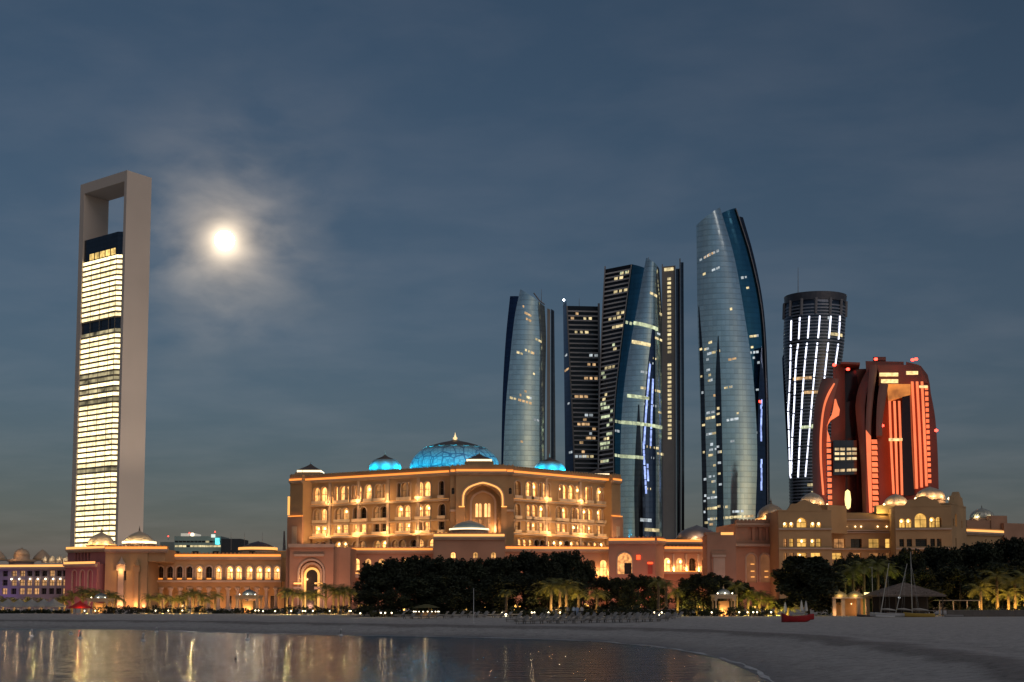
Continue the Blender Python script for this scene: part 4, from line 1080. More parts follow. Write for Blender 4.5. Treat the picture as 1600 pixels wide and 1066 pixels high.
    # plinth under the middle lantern
    f = F(720, 444, 784, 444); mb = MB(); f.box(mb, 0, f.L, -10, 0, corn, f.Z(750, 726)); mb.build('roof_block', wall_m, E)
    mast(E, 472.5, 745, 729, 485, .12); mast(E, 577, 740, 727, 490, .12); mast(E, 813, 740, 729, 480, .12)

def dome_mosaic():
    m = bpy.data.materials.new('blue_dome_mosaic'); m.use_nodes = True; t = m.node_tree; L = t.links.new; b = t.nodes['Principled BSDF']
    tc = N(t, 'ShaderNodeTexCoord')
    v = N(t, 'ShaderNodeTexVoronoi', feature='DISTANCE_TO_EDGE'); v.inputs['Scale'].default_value = .22; v.inputs['Randomness'].default_value = .55; L(tc.outputs['Object'], v.inputs['Vector'])
    v2 = N(t, 'ShaderNodeTexVoronoi', feature='DISTANCE_TO_EDGE'); v2.inputs['Scale'].default_value = .55; v2.inputs['Randomness'].default_value = .4; L(tc.outputs['Object'], v2.inputs['Vector'])
    c1 = N(t, 'ShaderNodeMath', operation='LESS_THAN'); c1.inputs[1].default_value = .05; L(v.outputs['Distance'], c1.inputs[0])
    c2 = N(t, 'ShaderNodeMath', operation='LESS_THAN'); c2.inputs[1].default_value = .07; L(v2.outputs['Distance'], c2.inputs[0])
    mx = N(t, 'ShaderNodeMath', operation='MAXIMUM'); L(c1.outputs[0], mx.inputs[0])
    m3 = N(t, 'ShaderNodeMath', operation='MULTIPLY'); m3.inputs[1].default_value = .6; L(c2.outputs[0], m3.inputs[0]); L(m3.outputs[0], mx.inputs[1])
    v3 = N(t, 'ShaderNodeTexVoronoi', feature='F1'); v3.inputs['Scale'].default_value = .22; v3.inputs['Randomness'].default_value = .55; L(tc.outputs['Object'], v3.inputs['Vector'])
    mi = N(t, 'ShaderNodeMix', data_type='RGBA'); mi.inputs['A'].default_value = (.36,.50,.52,1); mi.inputs['B'].default_value = (.11,.17,.24,1); L(mx.outputs[0], mi.inputs['Factor'])
    L(mi.outputs['Result'], b.inputs['Base Color']); b.inputs['Roughness'].default_value = .4
    return m
palace()

# ------------------------------------------------------------------ palace wings and neighbours, right side
def link_pavilion():
    f = F(951, 412, 1024, 410); g = F(1024, 410, 1037, 416)
    E = thing('pink_pavilion', 'pink corner pavilion with ornate lit arch and red doorway', 'pavilion', f.base(f.L/2, -6))
    zc = f.Z(990, 845)
    a = f.S(976, 880)
    block(E, f, 0, f.L, GZ, zc, 14, [[(a, 4.6, f.Z(976, 897), f.Z(976, 863.5), 'point', 'none')]], wall2_m, rv=.8)
    block(E, g, 0, g.L, GZ, zc, 10, [], wall2_m)
    glow = M('ornate_screen', (.5,.3,.15), .6, em=(1,.45,.13), es=.75, emvar=.7, emscale=1.2)
    inst('carved_screen', pane_mesh(4.6, f.Z(976, 863.5)-f.Z(976, 897), 'point', glow), E, f.p(a, -.8, f.Z(976, 897)), f.rz)
    o = inst('window', pane_mesh(2.2, f.Z(976, 880)-f.Z(976, 897), 'rect', dark_m), E, f.p(a+1.0, -.7, f.Z(976, 897)), f.rz)
    ring_arch(E, f, a, 4.6, f.Z(976, 897), f.Z(976, 863.5), 'point', .35, .02, .3, trim_m, 'arch_surround')
    redl = M('red_sign_light', (.6,.05,.02), .5, em=(1,.08,.02), es=2.2)
    mb = MB(); f.box(mb, f.S(994.5, 870), f.S(1000.5, 870), .03, .4, f.Z(997, 874.5), f.Z(997, 867.5)); mb.build('red_light', redl, E)
    mb = MB(); f.box(mb, f.S(1012, 880), f.S(1020, 880), .03, .5, f.Z(1016, 881.5), f.Z(1016, 878.5)); mb.build('red_light', redl, E)
    dr = M('red_door', (.35,.08,.05), .6)
    mb = MB(); f.box(mb, f.S(1012.5, 890), f.S(1019.5, 890), .03, .25, f.Z(1016, 897), f.Z(1016, 881.8)); mb.build('door', dr, E)
    cornice(E, f, 0, f.L, zc, 1.0, wm=wall2_m); cornice(E, g, 0, g.L, zc, 1.0, wm=wall2_m)
    point(E, f.p(f.S(1016), 4, GZ+6), 500, (1.0, .12, .06), .4)
    for k in (.25, .6): flood(E, f, f.L*k, 14, 1900, (1.0, .38, .26), GZ+12, spot=105)
    flood(E, g, g.L*.5, 14, 900, (1.0, .30, .2), GZ+12, spot=105)
link_pavilion()

def link_arcade():
    f = F(1037, 420, 1107, 422)
    E = thing('arcade_link', 'low orange lit arcade with grey dome between pink pavilion and pink pylon', 'building', f.base(f.L/2, -6))
    zc = f.Z(1070, 858)
    block(E, f, 0, f.L, GZ, zc, 10, [[(f.S(p, 885), 2.2, f.Z(1070, 893), f.Z(1070, 872), 'arch', s) for p, s in ((1043,'lit'),(1062,'lit'),(1082,'dark'),(1102,'dark'))]], wall2_m, lamps=1.0)
    cornice(E, f, 0, f.L, zc, .8, wm=wall2_m)
    h = F(1033, 428, 1106, 430); z2 = h.Z(1070, 847)
    block(E, h, 0, h.L, zc, z2, 20, [], wall2_m); cornice(E, h, 0, h.L, z2, .6, wm=wall2_m, dent=False)
    for p in (1052, 1072, 1091, 1105):
        s = f.S(p, 885); mb = MB(); f.box(mb, s-.3, s+.3, .02, .45, f.Z(1070, 893), f.Z(1070, 866)); mb.build('pilaster', trim_m, E)
        mb = MB(); f.box(mb, s-.25, s+.25, .5, .9, f.Z(1070, 893), f.Z(1070, 891.5)); mb.build('uplight', lamp_m, E)
        point(E, f.p(s, 1.1, f.Z(1070, 889)), 330, (1.0, .5, .18), .25)
    mb = MB(); f.box(mb, -.2, f.L+.2, .01, 1.4, f.Z(1070, 897), f.Z(1070, 894)); mb.build('ledge', trim_m, E)
    mb = MB(); f.box(mb, f.S(1052), f.S(1086), 1.0, 1.35, f.Z(1070, 893.8), f.Z(1070, 892.5)); mb.build('cove_light', strip_m, E)
    q = W(1089, 842, 445); R = 31*445/2000
    dm = M('grey_lead_dome', (.33,.29,.27), .35, .4, scale=.4, var=.2)
    dome(E, q, R, 21*445/2000, dm, 2, LOW_PROF, 12, .02)
    point(E, (q.x-2, q.y-R-2, q.z+.2), 700, (1.0, .6, .32), .4); point(E, (q.x+R+2, q.y-R*.3, q.z+.5), 300, (1.0, .6, .32), .4)
    for k in (.2, .5, .8): flood(E, f, f.L*k, 12, 1200, (1.0, .40, .22), GZ+12, spot=110)
link_arcade()

def pylon():
    f = F(1105, 402, 1150, 402)
    E = thing('pink_pylon', 'plain pink square pylon with recessed panel beside the arcade', 'building', f.base(f.L/2, -5))
    zt = f.Z(1128, 836)
    mb = MB(); f.box(mb, 0, f.L, -10, 0, GZ, zt); mb.build('wall', wall2_m, E)
    mb = MB(); f.box(mb, f.S(1111), f.S(1134), .003, .5, GZ, f.Z(1120, 862)); mb.build('panel_surround', wall2_m, E)
    mb = MB(); f.box(mb, f.S(1114), f.S(1132), .5, .7, GZ, f.Z(1120, 871)); mb.build('panel', trim_m, E)
    mb = MB(); f.box(mb, f.S(1112), f.S(1133.5), .5, 1.0, f.Z(1120, 871)+.05, f.Z(1120, 867)); mb.build('panel_cap', trim_m, E)
    mb = MB(); f.box(mb, f.S(1127), f.S(1149), -4, -3, zt, f.Z(1138, 831)); mb.build('cove_light', strip2_m, E)
    mb = MB(); f.box(mb, f.S(1103), f.S(1127), -5, -.4, zt, zt+.9); mb.build('parapet', wall2_m, E)
    flood(E, f, f.L*.4, 14, 1700, (1.0, .34, .24), GZ+12, spot=100)
pylon()

def gate_block():
    f = F(1150, 418, 1218, 420)
    E = thing('niche_block', 'tall pink block with blind arches and a row of narrow niches', 'building', f.base(f.L/2, -7))
    zt = f.Z(1184, 818)
    rows = [[(f.S(p, 835), 1.4, f.Z(1184, 844), f.Z(1184, 824), 'arch', 'none') for p in (1172, 1183, 1193.5, 1204, 1214)],
            [(f.S(p, 885), 3.8, f.Z(1184, 910), f.Z(1184, 863), 'arch', 'none') for p in (1174, 1195.5, 1214)]]
    block(E, f, 0, f.L, GZ, zt, 22, rows, wall2_m, rv=.5)
    cornice(E, f, 0, f.L, zt, 1.0, lit=False, wm=wall2_m)
    mb = MB(); f.box(mb, -.2, f.L, .01, .9, f.Z(1184, 854), f.Z(1184, 850)); mb.build('ledge', trim_m, E)
    lat = M('lit_lattice', (.32,.2,.12), .7, em=(1,.45,.18), es=.10, emvar=.4)
    for p in (1174, 1195.5, 1214):
        s = f.S(p, 885); inst('lattice', pane_mesh(3.8, f.Z(1184, 863)-f.Z(1184, 910), 'arch', lat), E, f.p(s, -.45, f.Z(1184, 910)), f.rz)
        ring_arch(E, f, s, 3.3, f.Z(1184, 910), f.Z(1184, 866), 'arch', .5, -.44, .15, trim_m, 'arch_surround')
        for py in (881, 892, 901):
            if p > 1175 and py < 890: continue
            mb = MB(); f.box(mb, s-.1, s+1.1, -.4, -.2, f.Z(1184, py+1.2), f.Z(1184, py)); mb.build('lit_slot', strip2_m, E)
    flood(E, f, f.L*.3, 13, 1700, (1.0, .42, .28), GZ+13, spot=110); flood(E, f, f.L*.75, 13, 1700, (1.0, .42, .28), GZ+13, spot=110)
    gd = M('gilt_dome', (.55,.42,.28), .35, .3, scale=.4, var=.15)
    q = W(1205, 813, 435); R = 21*435/2000
    dome(E, q, R, 26*435/2000, gd, 2.5, fin=11*435/2000, fm=metal_m, drum_m=trim_m, band=(.4, strip2_m))
    for a in (-2.2, -1.5, -.8):
        point(E, (q.x+(R+1.2)*math.cos(a), q.y+(R+1.2)*math.sin(a), q.z+.9), 300, (1.0, .58, .24), .3)
gate_block()

pearl = M('pearl_dome', (.62,.50,.36), .32, .2, scale=.5, var=.15)
def hotel():
    f1 = F(1217, 405, 1300, 405); f2 = F(1298, 418, 1403, 418); f3 = F(1400, 402, 1488, 399); f4 = F(1488, 399, 1511, 416)
    E = thing('gabled_wing', 'sandstone wing with gabled pavilions, arched loggias and pearly domes above dark trees', 'building', f2.base(f2.L/2, -8))
    rnd = random.Random(31); gw = wall_m
    yl = M('yellow_loggia', (.4,.28,.1), .6, em=(1.0,.56,.13), es=.75, emvar=.45, emscale=.5)
    def gable(f, s0, s1, zt, peak, d=-1.6):
        # stepped, curved gable parapet
        mb = MB(); c = (s0+s1)/2; h = (s1-s0)/2; pts = []
        for k in range(25):
            t = -1+2*k/24; u = abs(t)
            z = 0 if u > .62 else (.25 if u > .5 else (.62 if u > .3 else .62+.38*math.cos(u/.3*PI/2)))
            pts.append((c+t*h, zt+z*peak))
        i = [f.p(s, .1, z) for s, z in pts]; j = [f.p(s, d, z) for s, z in pts]
        i0 = [f.p(s, .1, zt-.4) for s, z in pts]; j0 = [f.p(s, d, zt-.4) for s, z in pts]
        mb.grid([i0, i, j, j0]); mb.build('gable', gw, E)
    def logg(f, zt, top, mid, low, ref):
        r1 = [(f.S(p, 830), w, f.Z(ref, 824), f.Z(ref, y), 'arch', 'lit') for p, w, y in top]
        r2 = [(f.S(p, 850), w, f.Z(ref, 854), f.Z(ref, 842 if True else 0), 'rect', s) for p, w, s in mid]
        r3 = [(f.S(p, 870), w, f.Z(ref, 878), f.Z(ref, 864), 'rect', s) for p, w, s in low]
        block(E, f, 0, f.L, GZ, zt, 20, [r1, r2, r3], gw, rv=1.4, rnd=rnd, lamps=.45, litm=yl)
        for z in (f.Z(ref, 826.5), f.Z(ref, 857)):
            mb = MB(); f.box(mb, 0, f.L, .01, .5, z-.3, z+.2); mb.build('ledge', trim_m, E)
    logg(f1, f1.Z(1258, 797), [(1227.5,1.5,816),(1236.5,1.5,816),(1253,3.2,809),(1270,1.5,816),(1279.5,1.5,816)],
         [(1227,1.0,'dim'),(1237,1.3,'lit'),(1253,3.0,'lit'),(1270,1.5,'lit'),(1279.5,1.5,'lit')], [(1227,1.0,'dim'),(1237,1.3,'dim'),(1253,3.0,'lit'),(1275,3.2,'lit')], 1258)
    gable(f1, 0, f1.L, f1.Z(1258, 797), 3.2)
    logg(f3, f3.Z(1440, 790), [(1410,1.7,810),(1420,1.7,810),(1439,3.6,802),(1457,1.7,808),(1467,1.7,808)],
         [(1409,1.4,'dark'),(1421,1.6,'dark'),(1439.5,3.4,'dark'),(1457.5,1.4,'dark'),(1467.5,1.4,'dark')], [(1410,1.5,'dark'),(1439,3,'dim')], 1440)
    gable(f3, 0, f3.L, f3.Z(1440, 790), 3.0)
    z4 = f4.Z(1498, 789)
    block(E, f4, 0, f4.L, GZ, z4, 14, [[(f4.S(p, 820), w, f4.Z(1498, 824), f4.Z(1498, y), 'arch', s) for p, w, y, s in ((1485+5,1.4,812,'dim'),(1494,2.0,804,'lit'),(1503,1.4,812,'dim'))], [(f4.S(1494, 850), 1.6, f4.Z(1498, 856), f4.Z(1498, 842), 'rect', 'dark')]], gw, rv=1.2, litm=yl)
    gable(f4, 0, f4.L, z4, 4.2)
    z2 = f2.Z(1350, 806)
    r1 = [(f2.S(p, 850), 3.6, f2.Z(1350, 856), f2.Z(1350, 842), 'rect', s) for p, s in ((1312,'dim'),(1338,'dark'),(1366,'lit'),(1392,'lit'))]
    r0 = [(f2.S(p, 870), 3.2, f2.Z(1350, 874), f2.Z(1350, 864), 'rect', s) for p, s in ((1308,'lit'),(1338,'dim'),(1366,'dim'),(1392,'dim'))]
    block(E, f2, 0, f2.L, GZ, z2, 16, [r1, r0], gw, rv=1.6, rnd=rnd, lamps=.3, litm=yl)
    for py, o in ((812, .5), (829, .9), (832, .5), (858, .7)):
        mb = MB(); f2.box(mb, 0, f2.L, .01, o, f2.Z(1350, py+1.2), f2.Z(1350, py-.6)); mb.build('ledge', trim_m, E)
    for px in (1322, 1336, 1345, 1371, 1385):
        mb = MB(); q = f2.p(f2.S(px, 822), .3, f2.Z(1350, 823)); mb.lathe([(0,-.3),(.3,0),(0,.3)], 8, q); mb.build('wall_lamp', lamp_m, E)
    mb = MB(); f2.box(mb, 0, f2.L, -4, -3, z2, z2+1.2); mb.build('parapet', gw, E)
    f5 = F(1300, 411, 1330, 418); mb = MB(); f5.box(mb, -2, f5.L*.8, -4, 0, z2-6, f5.Z(1310, 790)); mb.build('stair_block', gw, E)
    for (px, py, hw, h, y, lob) in ((1269, 790.5, 19, 21, 420, 12), (1400, 790, 18, 18, 424, 12), (1453.5, 781, 22.5, 20, 420, 12)):
        q = W(px, py, y); R = hw*y/2000
        dome(E, q, R*.93, h*y/2000, pearl, 2.2, DOME_PROF, lob, .07, 6*y/2000 if px != 1269 else None, metal_m, trim_m)
        for a in (-2.5, -1.7, -1.0):
            point(E, (q.x+(R+1.3)*math.cos(a), q.y+(R+1.3)*math.sin(a), q.z+.8), 260 if px != 1453.5 else 420, (1.0, .64, .30), .3)
        for sgn in (-1, 1):
            mb = MB(); mb.lathe([(0,-.5),(.45,0),(0,.5)], 8, (q.x+sgn*R*1.15, q.y-R*.4, q.z+.2)); mb.build('dome_lamp', lamp_m, E)
    f6 = F(1371, 419, 1402, 419); mb = MB(); f6.box(mb, 0, f6.L, -3, 0, f6.Z(1385, 803), f6.Z(1385, 789.5)); mb.build('lit_drum', M('lit_gold_wall', (.6,.45,.2), .7), E)
    for k in (.2, .7): point(E, f6.p(f6.L*k, 1.6, f6.Z(1385, 802)), 420, (1.0, .66, .2), .3)
    for f, k, p in ((f1,.3,1100),(f1,.8,1100),(f2,.25,900),(f2,.7,900),(f3,.3,1200),(f3,.75,1200),(f4,.5,600)):
        flood(E, f, f.L*k, 16, p*1.25, (1.0, .50, .30), GZ+20, spot=105)
hotel()

def end_wing():
    f = F(1508, 428, 1572, 440); E = thing('domed_end_wing', 'low wing with one pale dome and a glowing cornice behind the gabled wing', 'building', f.base(f.L/2, -6))
    zc = f.Z(1540, 832); block(E, f, 0, f.L, GZ, zc, 12, [], wall_m); cornice(E, f, 0, f.L, zc, 1.2, dent=False, sm=strip2_m)
    g = F(1512, 438, 1566, 440); mb = MB(); g.box(mb, 0, g.L, -12, 0, zc, g.Z(1540, 813)); mb.build('upper_wall', wall2_m, E)
    mb = MB(); c = g.S(1560, 810); mb.prism([Vector(g.p(c-3, .4, 0)).xy, Vector(g.p(c+3, .4, 0)).xy, Vector(g.p(c+3, -10, 0)).xy, Vector(g.p(c-3, -10, 0)).xy], zc, g.Z(1560, 806)); mb.build('gable_block', wall2_m, E)
    h = F(1570, 438, 1640, 445); mb = MB(); h.box(mb, 0, h.L, -14, 0, GZ, h.Z(1590, 818)); mb.build('far_wall', wall2_m, E)
    q = W(1534.5, 811, 446); R = 17*446/2000
    dome(E, q, R, 17*446/2000, M('pale_silver_dome', (.5,.5,.42), .35, .3, scale=.5), 1.4, DOME_PROF, 12, .06, 6*446/2000)
    for a in (-2.4, -1.2): point(E, (q.x+(R+1)*math.cos(a), q.y+(R+1)*math.sin(a), q.z+.6), 150, (1.0, .85, .5), .3)
    mb = MB(); mb.lathe([(0,-.6),(.6,0),(0,.6)], 8, f.p(f.S(1574, 828), 1, f.Z(1574, 827))); mb.build('wall_lamp', wlamp_m, E)
    flood(E, f, f.L*.5, 12, 500, (1.0, .5, .3), GZ+14, spot=110)
end_wing()

# ------------------------------------------------------------------ left side
def gate_pavilion():
    f = F(447, 405, 548, 405); E = thing('arched_gate_pavilion', 'pink gate pavilion with nested lit arches below the palace corner', 'pavilion', f.base(f.L/2, -6))
    zt = f.Z(490, 853); a = f.S(486.5, 900)
    s0, s1 = f.S(452, 900), f.S(521, 900)
    block(E, f, s0, s1, GZ, zt, 16, [[(a, 7.4, GZ+.1, f.Z(486, 876), 'arch', 'none')]], wall2_m, rv=1.6)
    g = F(447, 407, 548, 407); block(E, g, 0, s0, GZ, zt-1, 16, [], wall2_m); block(E, g, s1, f.L, GZ, zt-.5, 16, [], wall2_m)
    mb = MB(); f.box(mb, s0-.3, s1+.3, -1, .9, zt-.5, zt+.6); mb.build('cornice', trim_m, E)
    mb = MB(); f.box(mb, s0+1.5, s1-3, .01, .7, f.Z(486, 869.5), f.Z(486, 866)); mb.build('ledge', trim_m, E)
    ring_arch(E, f, a, 7.4, GZ, f.Z(486, 876), 'arch', .6, .01, .45, trim_m, 'arch_surround')
    ring_arch(E, f, a, 5.4, GZ, f.Z(486, 882), 'arch', .7, -1.58, -.5, trim_m, 'inner_arch')
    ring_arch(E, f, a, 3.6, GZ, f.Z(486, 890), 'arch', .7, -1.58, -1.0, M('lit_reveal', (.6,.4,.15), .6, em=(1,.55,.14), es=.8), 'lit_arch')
    inst('door', pane_mesh(3.5, f.Z(486, 891)-GZ, 'arch', dark_m), E, f.p(a, -1.45, GZ), f.rz)
    for p in (465.5, 498):
        mb = MB(); f.box(mb, f.S(p-6, 915), f.S(p+6, 915), .02, 1.2, f.Z(486, 921), f.Z(486, 917)); mb.build('planter', trim_m, E)
        mb = MB(); f.box(mb, f.S(p-6, 915), f.S(p+6, 915), .02, .8, f.Z(486, 913), f.Z(486, 910.5)); mb.build('cove_light', strip2_m, E)
    for k in (.25, .5, .8): flood(E, f, f.L*k, 14, 2300, (1.0, .45, .28), GZ+13, spot=105)
    point(E, f.p(a-2, 1.2, f.Z(486, 905)), 260, (1.0, .55, .2), .3)
gate_pavilion()

def arcade_wing():
    f = F(229, 425, 440, 425); E = thing('arcaded_wing', 'long two storey arcade wing lit orange with palms before it', 'building', f.base(f.L/2, -8))
    zc = f.Z(340, 870); rnd = random.Random(8)
    pxs = [236.5,250.5,265.5,280.5,296,311.5,326.5,341.5,359,373,389.5,405,418.5,432.5]
    w = f.S(260)-f.S(250.3)
    up = [(f.S(p, 895), w, f.Z(340, 905.5), f.Z(340, 885), 'arch', ('dim' if i < 5 else 'lit') if rnd.random() < .85 else 'dark') for i, p in enumerate(pxs)]
    block(E, f, 0, f.L, f.Z(340, 908), zc, 14, [up], wall_m, rv=1.2, rnd=rnd, lamps=.5, dimm=dark_m)
    for p in pxs:
        s = f.S(p, 895); ring_arch(E, f, s, w, f.Z(340, 905.5), f.Z(340, 885), 'arch', .45, .01, .3, trim_m, 'arch_surround', 8)
        mb = MB(); f.box(mb, s-w*.35, s+w*.35, -.5, .1, f.Z(340, 905.4), f.Z(340, 903.4)); mb.build('window_uplight', strip_m, E)
    cornice(E, f, 0, f.L, zc, 1.0)
    mb = MB(); f.box(mb, -.3, f.L+.3, -.2, 1.6, f.Z(340, 910), f.Z(340, 907)); mb.build('ledge', trim_m, E)
    # open ground-floor colonnade
    mb = MB(); f.box(mb, 0, f.L, -1.2, 0, f.Z(340, 918), f.Z(340, 910)); mb.build('lintel', wall_m, E)
    mb = MB(); f.box(mb, 0, f.L, -12, -6.5, GZ, f.Z(340, 908)); mb.build('inner_wall', wall_m, E)
    for i, p in enumerate(list(range(236, 436, 15))):
        s = f.S(p, 930); z1 = f.Z(340, 918); mb = MB()
        mb.lathe([(.85,0),(.85,.5),(.6,.7),(.55,(z1-GZ)*.8),(.7,(z1-GZ)*.88),(1.0,(z1-GZ)*.93),(1.0,z1-GZ)], 12, f.p(s, -.2, GZ)); mb.build('column', trim_m, E)
        if i % 2 == 0: point(E, f.p(s+1.6, -3, GZ+.8), 260, (1.0, .5, .22), .3)
    for i in range(6): inst('window', pane_mesh(1.8, 4.2, 'rect', dark_m if i % 2 else dim_m), E, f.p(f.L*(i+.5)/6, -6.4, GZ), f.rz)
    for k in range(7): flood(E, f, f.L*(k+.5)/7, 13, 1050, (1.0, .46, .24), GZ+14, spot=110)
    # roof lantern and dark dome behind
    q = W(403, 860, 460); R = 26*460/2000
    dome(E, q, R, 14*460/2000, M('dark_lead_dome', (.10,.08,.09), .5, .2), 1.5, LOW_PROF, 12, .02, None, None, trim_m, (.9, strip2_m))
    mb = MB(); f.box(mb, f.S(375), f.S(437), -40, -14, zc, q.z-1.4); mb.build('roof_block', wall_m, E)
    for px in (410, 382, 361): mast(E, px, 860, 832, 470, .12)
    mast(E, 444, 860, 830, 480, .7)
    for p in (273, 303, 335, 392):
        mb = MB(); f.box(mb, f.S(p-4), f.S(p+4), -3, -1.3, zc+.9, zc+1.9); mb.build('roof_unit', M('black_unit', (.02,.02,.02), .8), E)
arcade_wing()

def gatehouse():
    f = F(165, 412, 231, 412); g = F(106, 424, 166, 414)
    E = thing('gatehouse', 'brown and rose gatehouse with tall lit column and two cream domes', 'building', f.base(f.L/2, -6))
    zt = f.Z(200, 858)
    block(E, f, 0, f.L, GZ, zt, 20, [], wall_m); cornice(E, f, 0, f.L+6.5, zt, .9)
    mb = MB(); f.box(mb, f.L, f.L+5.5, -14, -.5, zt-4, zt-.02); mb.build('side_wall', wall_m, E)
    rose = M('rose_render', (.40,.17,.17), .85, var=.14, scale=.12)
    zg = g.Z(130, 858); zm = g.Z(130, 882)
    block(E, g, 0, g.L, zm, zg, 16, [[(g.S(p, 870), 1.0, g.Z(130, 876.5), g.Z(130, 863), 'arch', 'none') for p in (119, 124, 129, 134, 139)]], rose, rv=.5)
    g2 = F(103, 420, 152, 412); block(E, g2, 0, g2.L, GZ, zm, 12, [[(g2.S(p, 900), 2.4, GZ+4, g2.Z(130, 889.5), 'arch', 'none') for p in (116, 128.5, 140.5)]], rose, rv=.5)
    cornice(E, g2, 0, g2.L, zm, .6, wm=rose, dent=False, sm=strip2_m); cornice(E, g, 0, g.L, zg, .6, wm=rose, dent=False, sm=strip2_m)
    for p in (116, 128.5, 140.5):
        s = g2.S(p, 900); ring_arch(E, g2, s, 2.1, GZ+4, g2.Z(130, 891), 'arch', .3, -.45, .1, trim_m, 'arch_surround', 8)
    # ornate lit column and a slim one
    for px, wpx, py, mat in ((190, 11, 878, trim_m), (214.5, 8, 880, wall_m)):
        s = f.S(px, 900); w = wpx*412/2000/2
        mb = MB(); f.box(mb, s-w*.8, s+w*.8, .01, .9, GZ, f.Z(200, py+14)); f.box(mb, s-w*1.25, s+w*1.25, .01, 1.1, f.Z(200, py+14)+.003, f.Z(200, py+5)); mb.build('column', mat, E)
        mb = MB(); mb.lathe([(w*1.2,0),(w*1.25,.4),(w*.7,1.2),(w*.3,2.0),(0,2.8)], 12, f.p(s, .5, f.Z(200, py+5)+.003)); mb.build('column_cap', mat, E, True)
        point(E, f.p(s, 2.2, GZ+1.2), 360, (1.0, .5, .2), .2); 
        if px == 190: point(E, f.p(s, 2.2, f.Z(200, 893)), 240, (1.0, .55, .2), .2)
    mb = MB(); f.box(mb, f.S(195.5), f.S(198), .01, .1, f.Z(200, 907), f.Z(200, 892)); mb.build('window', dark_m, E)
    cr = M('cream_dome', (.62,.50,.34), .4, .1, scale=.5, var=.12)
    for px, py, hw, h, y in ((158, 852.5, 22.5, 21, 432), (217.5, 850, 25, 20, 428)):
        q = W(px, py, y); R = hw*y/2000
        dome(E, q, R*.9, h*y/2000, cr, 1.5, LOW_PROF, 16, .02, 9*y/2000, metal_m, trim_m, (.7, white_strip_m) if px > 200 else (.25, strip2_m))
        for a in (-2.3, -1.57, -.9): point(E, (q.x+(R+1)*math.cos(a), q.y+(R+1)*math.sin(a), q.z+.9), 300, (1.0, .70, .34), .3)
    for k in (.2, .7): flood(E, f, f.L*k, 14, 900, (1.0, .38, .25), GZ+10, spot=110)
    flood(E, g2, g2.L*.5, 12, 1500, (1.0, .22, .22), GZ+9, spot=115); flood(E, g, g.L*.9, 14, 800, (1.0, .14, .22), GZ+12, spot=115)
gatehouse()

def purple_block():
    f = F(-60, 440, 104, 432); E = thing('violet_lit_block', 'three storey block washed in violet light with small domes', 'building', f.base(f.L*.6, -6))
    zt = f.Z(60, 886); rnd = random.Random(3)
    pur = M('violet_washed_render', (.36,.28,.27), .85, var=.12, scale=.15)
    pxs = [7.9,22,34.8,46,57.5,69,81,92,102]; w = f.S(41)-f.S(33)
    stt = {0: 'klldddlkk', 1: 'klllllll l'.replace(' ', ''), 2: 'lkllldkkl'}
    rows = []
    K = {'l': 'lit', 'd': 'dark', 'k': 'dark'}
    soft = M('soft_room', (.3,.2,.1), .4, em=(1,.52,.20), es=.55, emvar=.35, emscale=.6)
    for r, (yb, yt) in enumerate(((900.5, 892), (915, 906), (928.5, 919.5))):
        rows.append([(f.S(p, 905), w, f.Z(50, yb), f.Z(50, yt), 'rect', K[stt[r][i]]) for i, p in enumerate(pxs)] + [(f.S(p, 905), w, f.Z(50, yb), f.Z(50, yt), 'rect', 'dark') for p in (-7, -22, -37)])
    block(E, f, 0, f.L, GZ, zt, 14, rows, pur, rv=.7, rnd=rnd, lamps=.0, litm=soft)
    cornice(E, f, 0, f.L, zt, .8, wm=pur, dent=False, sm=strip2_m)
    for px in (19, 19+12, 48, 60, 72, 84, 95):
        mb = MB(); mb.lathe([(0,-.35),(.35,0),(0,.35)], 8, f.p(f.S(px, 905), .4, f.Z(50, 905))); mb.build('wall_lamp', wlamp_m, E)
    tan = M('tan_dome', (.5,.36,.24), .5, scale=.5, var=.15)
    q = W(34, 868, 450); R = 11*450/2000; dome(E, q, R, 11.5*450/2000, tan, 1.5, DOME_PROF, 12, .02, 3*450/2000)
    mb = MB(); mb.lathe([(R*2.0,-2.2),(R*2.0,-1.5),(R*1.2,-1.4)], 24, q); mb.build('dome_eave', tan, E)
    mb = MB(); mb.lathe([(R*1.7,-6),(R*1.7,-2.2)], 16, q); mb.build('drum_wall', pur, E)
    point(E, (q.x-1, q.y-R*2.6, q.z+.5), 240, (1,.55,.25), .3)
    q2 = W(66, 876, 455); mb = MB(); mb.lathe([(3.4,0),(2.8,1.5),(1.4,3),(0,4)], 16, q2); mb.build('dome', tan, E, True)
    q2 = W(-4, 876, 455); mb = MB(); mb.lathe([(3.4,0),(2.8,1.5),(1.4,3),(0,4)], 16, q2); mb.build('dome', tan, E, True)
    for px in (70, 81.5, 93, 103.5):
        q = W(px, 877.5, 440); dome(E, q, 1.05, 2.0, pearl, .5, DOME_PROF, 8, .03)
        point(E, (q.x+.6, q.y-2.2, q.z+1), 55, (1,.8,.5), .2)
    flood(E, f, f.S(2), 9, 1300, (.24, .05, 1.0), GZ+8, spot=110); flood(E, f, f.S(45), 12, 330, (.55, .16, .8), GZ+8, spot=115); flood(E, f, f.S(85), 12, 330, (.8, .22, .55), GZ+8, spot=115)
purple_block()

